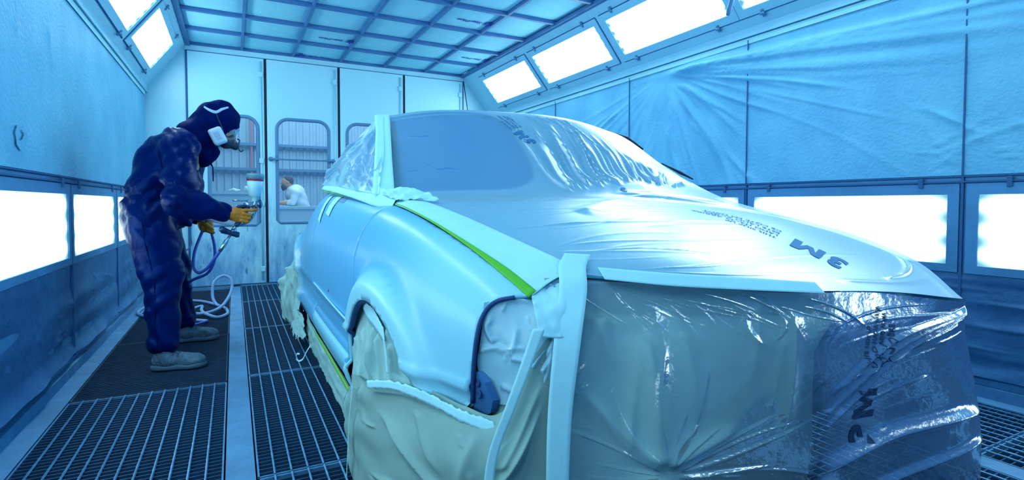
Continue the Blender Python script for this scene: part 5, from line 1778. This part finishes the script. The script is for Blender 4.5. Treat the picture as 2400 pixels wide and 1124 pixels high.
# gloves
def hand(name, palm, prm, fingers, thumb, wrist, lo, hi):
    def sd(P):
        d = sd_ell(P, palm, prm[0], prm[1])
        d = smin(d, sd_cone(P, wrist[0], wrist[1], wrist[2], wrist[3]), .022)
        for fg in fingers:
            e = None
            for a, b, ra, rb in zip(fg[:-1], fg[1:], (.0105, .0098, .0090), (.0098, .0090, .0078)):
                c = sd_cone(P, a, b, ra, rb)
                e = c if e is None else np.minimum(e, c)
            d = smin(d, e, .0045)
        e = None
        for a, b, ra, rb in zip(thumb[:-1], thumb[1:], (.0145, .0118), (.0118, .0095)):
            c = sd_cone(P, a, b, ra, rb)
            e = c if e is None else np.minimum(e, c)
        d = smin(d, e, .010)
        return d + .0007 * np.sin(260 * P[:, 2] + 120 * P[:, 0]) * np.sin(90 * P[:, 0] + 3)
    v, f = sdf_mesh(sd, lo, hi, .0036)
    return link_mesh(name, v, f, MT['glove'], painter)
W = J['wrR']
GY = 3.622                                  # plane of the gun
fing = []
for k, (z, x1) in enumerate(((.902, .083), (.880, .082), (.859, .076), (.840, .066))):
    kn = np.array([.060 - .006 * k, GY - .033, z + .008])
    if k == 0:
        fing.append([kn, np.array([.100, GY - .030, z + .006]), np.array([.124, GY - .016, z + .010]), np.array([.126, GY + .004, z + .012])])
    else:
        fing.append([kn, np.array([x1 + .008, GY - .029, z]), np.array([x1 + .014, GY + .004, z - .002]), np.array([x1 - .012, GY + .024, z - .002])])
thumb = [np.array([.005, GY - .005, .908]), np.array([.035, GY + .024, .925]), np.array([.072, GY + .026, .930])]
hand('glove', (.024, GY - .020, .882), ((.048, .023, .044), rot_y(12)), fing, thumb, (W + [-.03, 0, .003], W + [.03, .0, -.004], .041, .034), (-.10, 3.53, .78), (.16, 3.70, .97))
WL = J['wrL']
gc = np.array([-.172, 4.118, .795])          # left hand, closed round the hose
fing = []
for k in range(4):
    o_ = np.array([.004 * k, -.004 * k, -.0195 * k + .028])
    b = gc + o_
    fing.append([b + [.004, -.030, .0], b + [.036, -.034, -.006], b + [.040, -.004, -.012], b + [.014, .008, -.010]])
thumb = [gc + [-.012, -.034, .030], gc + [.014, -.052, .012], gc + [.036, -.050, -.004]]
hand('glove', gc + [-.010, -.016, .006], ((.028, .026, .046), rot_y(-10)), fing, thumb, (WL + [-.005, .0, .012], WL + [.022, -.008, -.045], .036, .030), (-.30, 4.0, .68), (-.06, 4.22, .95))

# shoes
def shoe(c, heel_toe, label_side):
    c = np.array(c, float)
    d = np.array(heel_toe, float); L = np.linalg.norm(d); d = d / L
    s = np.array([-d[1], d[0], 0])
    up = np.array([0, 0, 1.0])
    R = np.stack([d, s, up], 1)
    def P_(a, b, z): return c + d * a + s * b + up * z
    def sd(P):
        e = sd_ell(P, P_(.055, 0, .052), (.062, .040, .052), R)
        e = smin(e, sd_cone(P, P_(.06, 0, .075), P_(.055, 0, .125), .044, .046), .03)
        e = smin(e, sd_ell(P, P_(.13, 0, .050), (.075, .043, .046), R), .03)
        e = smin(e, sd_ell(P, P_(.205, .0, .042), (.062, .047, .042), R), .025)
        Q = (P - c) @ R
        e = e + .0012 * np.sin(240 * Q[:, 0] + 80 * Q[:, 2])
        return np.maximum(e, .022 - P[:, 2])
    v, f = sdf_mesh(sd, P_(.12, 0, .07) - [.2, .2, .075], P_(.12, 0, .07) + [.2, .2, .075], .0062)
    sh = link_mesh('shoe', v, f, MT['shoe'], painter)
    def so(P):
        e = sd_ell(P, P_(.05, 0, .02), (.064, .046, .04), R)
        e = smin(e, sd_ell(P, P_(.195, 0, .02), (.078, .053, .04), R), .03)
        e = smin(e, sd_cone(P, P_(.05, 0, .018), P_(.19, 0, .018), .040, .046), .02)
        e = np.maximum(e, P[:, 2] - .030 - .004 * np.sin(60 * ((P - c) @ R)[:, 0]))
        return np.maximum(e, .0035 - P[:, 2])
    v, f = sdf_mesh(so, P_(.12, 0, .02) - [.2, .2, .03], P_(.12, 0, .02) + [.2, .2, .03], .0058)
    link_mesh('sole', v, f, MT['sole'], sh)
    for k in range(4):
        a = .105 + .022 * k
        z = .100 - .0075 * k
        MB().tube(smooth_path([P_(a, -.034, z - .014), P_(a + .006, -.014, z + .003), P_(a + .008, .012, z + .003), P_(a + .01, .034, z - .014)], 14), .003, 6).build('lace', MT['lace'], sh, True)
    return sh
shoe((-.418, 3.600, 0), (.27, -.045, 0), 'near')
shoe((-.372, 4.262, 0), (.27, -.01, 0), 'far')

# ================================================================== SPRAY GUN, REGULATOR AND HOSE
gun = empty('spray_gun', (.09, GY, .80))
tag(gun, 'steel gravity-feed spray gun with a white cup on top, held in the right glove', 'spray gun')
b = MB()
b.tube([(.055, GY, .938), (.075, GY, .941), (.118, GY, .946)], [.013, .017, .019], 16)
b.lathe((.105, GY, .946), (1, 0, .05), [(0, 0), (.021, 0), (.021, .022), (.0165, .024), (.0165, .030), (.024, .032), (.025, .046), (.017, .052), (.0, .052)], 22)
b.build('gun_body', MT['steel'], gun, True)
MB().lathe((.137, GY, .948), (1, 0, .05), [(0, 0), (.027, 0), (.027, .012), (.021, .014), (.021, .018), (.012, .018), (.012, .022), (0, .022)], 20).build('air_cap', MT['dark_steel'], gun, True)
hd_ = MB()
hd_.tube(smooth_path([(.078, GY, .935), (.062, GY, .90), (.040, GY, .855), (.012, GY, .815)], 20), [.0165] * 14 + [.015] * 6, 14)
hd_.build('handle', MT['dark_steel'], gun, True)
MB().tube([(.012, GY, .815), (.003, GY, .802), (-.004, GY, .792)], [.009, .010, .010], 10).build('air_inlet', MT['steel'], gun, True)
MB().tube(smooth_path([(.095, GY, .935), (.112, GY, .915), (.110, GY, .885), (.098, GY, .862)], 16), .0055, 8).build('trigger', MT['steel'], gun, True)
MB().tube([(.055, GY, .938), (.020, GY, .936), (.014, GY, .936)], [.006, .006, .009], 10).build('fluid_knob', MT['steel'], gun, True)
MB().tube([(.08, GY, .966), (.02, GY, .968), (-.005, GY, .968)], [.005, .0045, .0045], 8).build('needle_rod', MT['steel'], gun, True)
MB().tube([(.07, GY - .018, .935), (.03, GY - .02, .930), (.02, GY - .02, .930)], [.008, .009, .011], 10).build('fan_knob', MT['dark_steel'], gun, True)
ct_ = np.array([.116, GY, .966]); ca = np.array([.03, 0, 1.0])
MB().lathe(ct_, ca, [(.012, -.012), (.016, 0), (.016, .018), (.026, .026), (.034, .034), (.043, .085), (.046, .128), (.0, .128)], 28).build('cup', MT['cup'], gun, True)
MB().lathe(ct_, ca, [(.047, .122), (.0485, .126), (.0485, .131), (.047, .133)], 28).build('lid_ring', MT['red'], gun, True)
MB().lathe(ct_, ca, [(.046, .131), (.051, .134), (.051, .158), (.046, .166), (.02, .168), (.0, .168)], 28).build('cup_lid', MT['cup_lid'], gun, True)

reg = empty('air_regulator', (-.02, GY, .70))
tag(reg, 'dark air regulator with a steel coupling hanging below the spray gun', 'air regulator')
q = np.array([-.010, GY, .787])
MB().tube([q + [.008, 0, .008], q + [-.012, 0, -.03]], .011, 12).build('valve_stem', MT['steel'], reg, True)
MB().tube([q + [-.055, 0, .004], q + [-.045, 0, .002], q + [-.012, 0, -.012], q + [.03, 0, -.026], q + [.04, 0, -.028]], [.020, .020, .015, .018, .014], 16).build('valve_body', MT['dark_steel'], reg, True)
MB().tube([q + [-.050, -.012, .008], q + [-.050, -.034, .009]], .019, 20).build('pressure_gauge', MT['dark_steel'], reg, True)
MB().tube([q + [-.012, 0, -.03], q + [-.024, 0, -.055], q + [-.03, 0, -.062], q + [-.048, 0, -.095], q + [-.052, 0, -.10], q + [-.066, 0, -.122]], [.008, .008, .013, .013, .011, .010], 14).build('coupling', MT['steel'], reg, True)

e_ = q + np.array([-.066, 0, -.122])
H1 = [e_, (-.105, 3.64, .62), (-.145, 3.70, .56), (-.195, 3.78, .525), (-.228, 3.88, .555), (-.225, 3.98, .64), (-.195, 4.07, .74), (-.170, 4.118, .80),
      (-.150, 4.118, .82), (-.135, 4.09, .76), (-.115, 4.04, .66), (-.118, 4.0, .57), (-.16, 4.02, .49), (-.25, 4.10, .44), (-.33, 4.22, .36), (-.36, 4.36, .20), (-.30, 4.6, .05), (-.2, 4.85, .014)]
hose = MB().tube(smooth_path(H1, 220), .0095, 10).build('air_hose', MT['hose'], None, True)
tag(hose, 'blue air hose looping from the spray gun through the left glove down behind the leg', 'hose')
H2 = [(-.165, 4.10, .835), (-.12, 3.98, .835), (-.03, 3.74, .822), (.035, 3.66, .818), (.085, 3.64, .845), (.112, 3.64, .885), (.128, 3.635, .930)]
tag(MB().tube(smooth_path(H2, 80), .008, 10).build('paint_hose', MT['hose_grey'], None, True), 'grey blue hose running level from the left glove under the gun to its nose', 'hose')
H3 = [(-.2, 4.86, .014), (-.40, 5.05, .012), (-.62, 5.25, .012), (-.74, 5.50, .012), (-.70, 5.85, .012), (-.55, 6.0, .012), (-.32, 5.92, .012), (-.17, 5.66, .012), (-.11, 5.50, .013), (-.07, 5.35, .012), (-.06, 5.12, .012), (-.13, 4.99, .012), (-.22, 5.08, .035), (-.26, 5.35, .02), (-.27, 5.6, .012),
      (-.34, 5.45, .012), (-.30, 5.15, .03), (-.20, 5.12, .034), (-.10, 5.32, .05), (-.03, 5.55, .14), (-.03, 5.62, .24), (-.10, 5.64, .275), (-.17, 5.60, .22), (-.18, 5.55, .10), (-.15, 5.48, .040), (-.12, 5.40, .035)]
tag(MB().tube(smooth_path(H3, 320), .013, 10).build('air_hose', MT['hose_grey'], None, True), 'pale blue hose lying in loose coils on the floor behind the painter', 'hose')
tag(MB().tube(smooth_path([(-.42, 6.86, .90), (-.425, 6.87, .60), (-.42, 6.87, .50), (-.46, 6.84, .44), (-.55, 6.85, .40)], 40), .008, 8).build('door_cable', MT['dark_seam'], None, True), 'thin dark cable hanging down the left door jamb', 'cable')
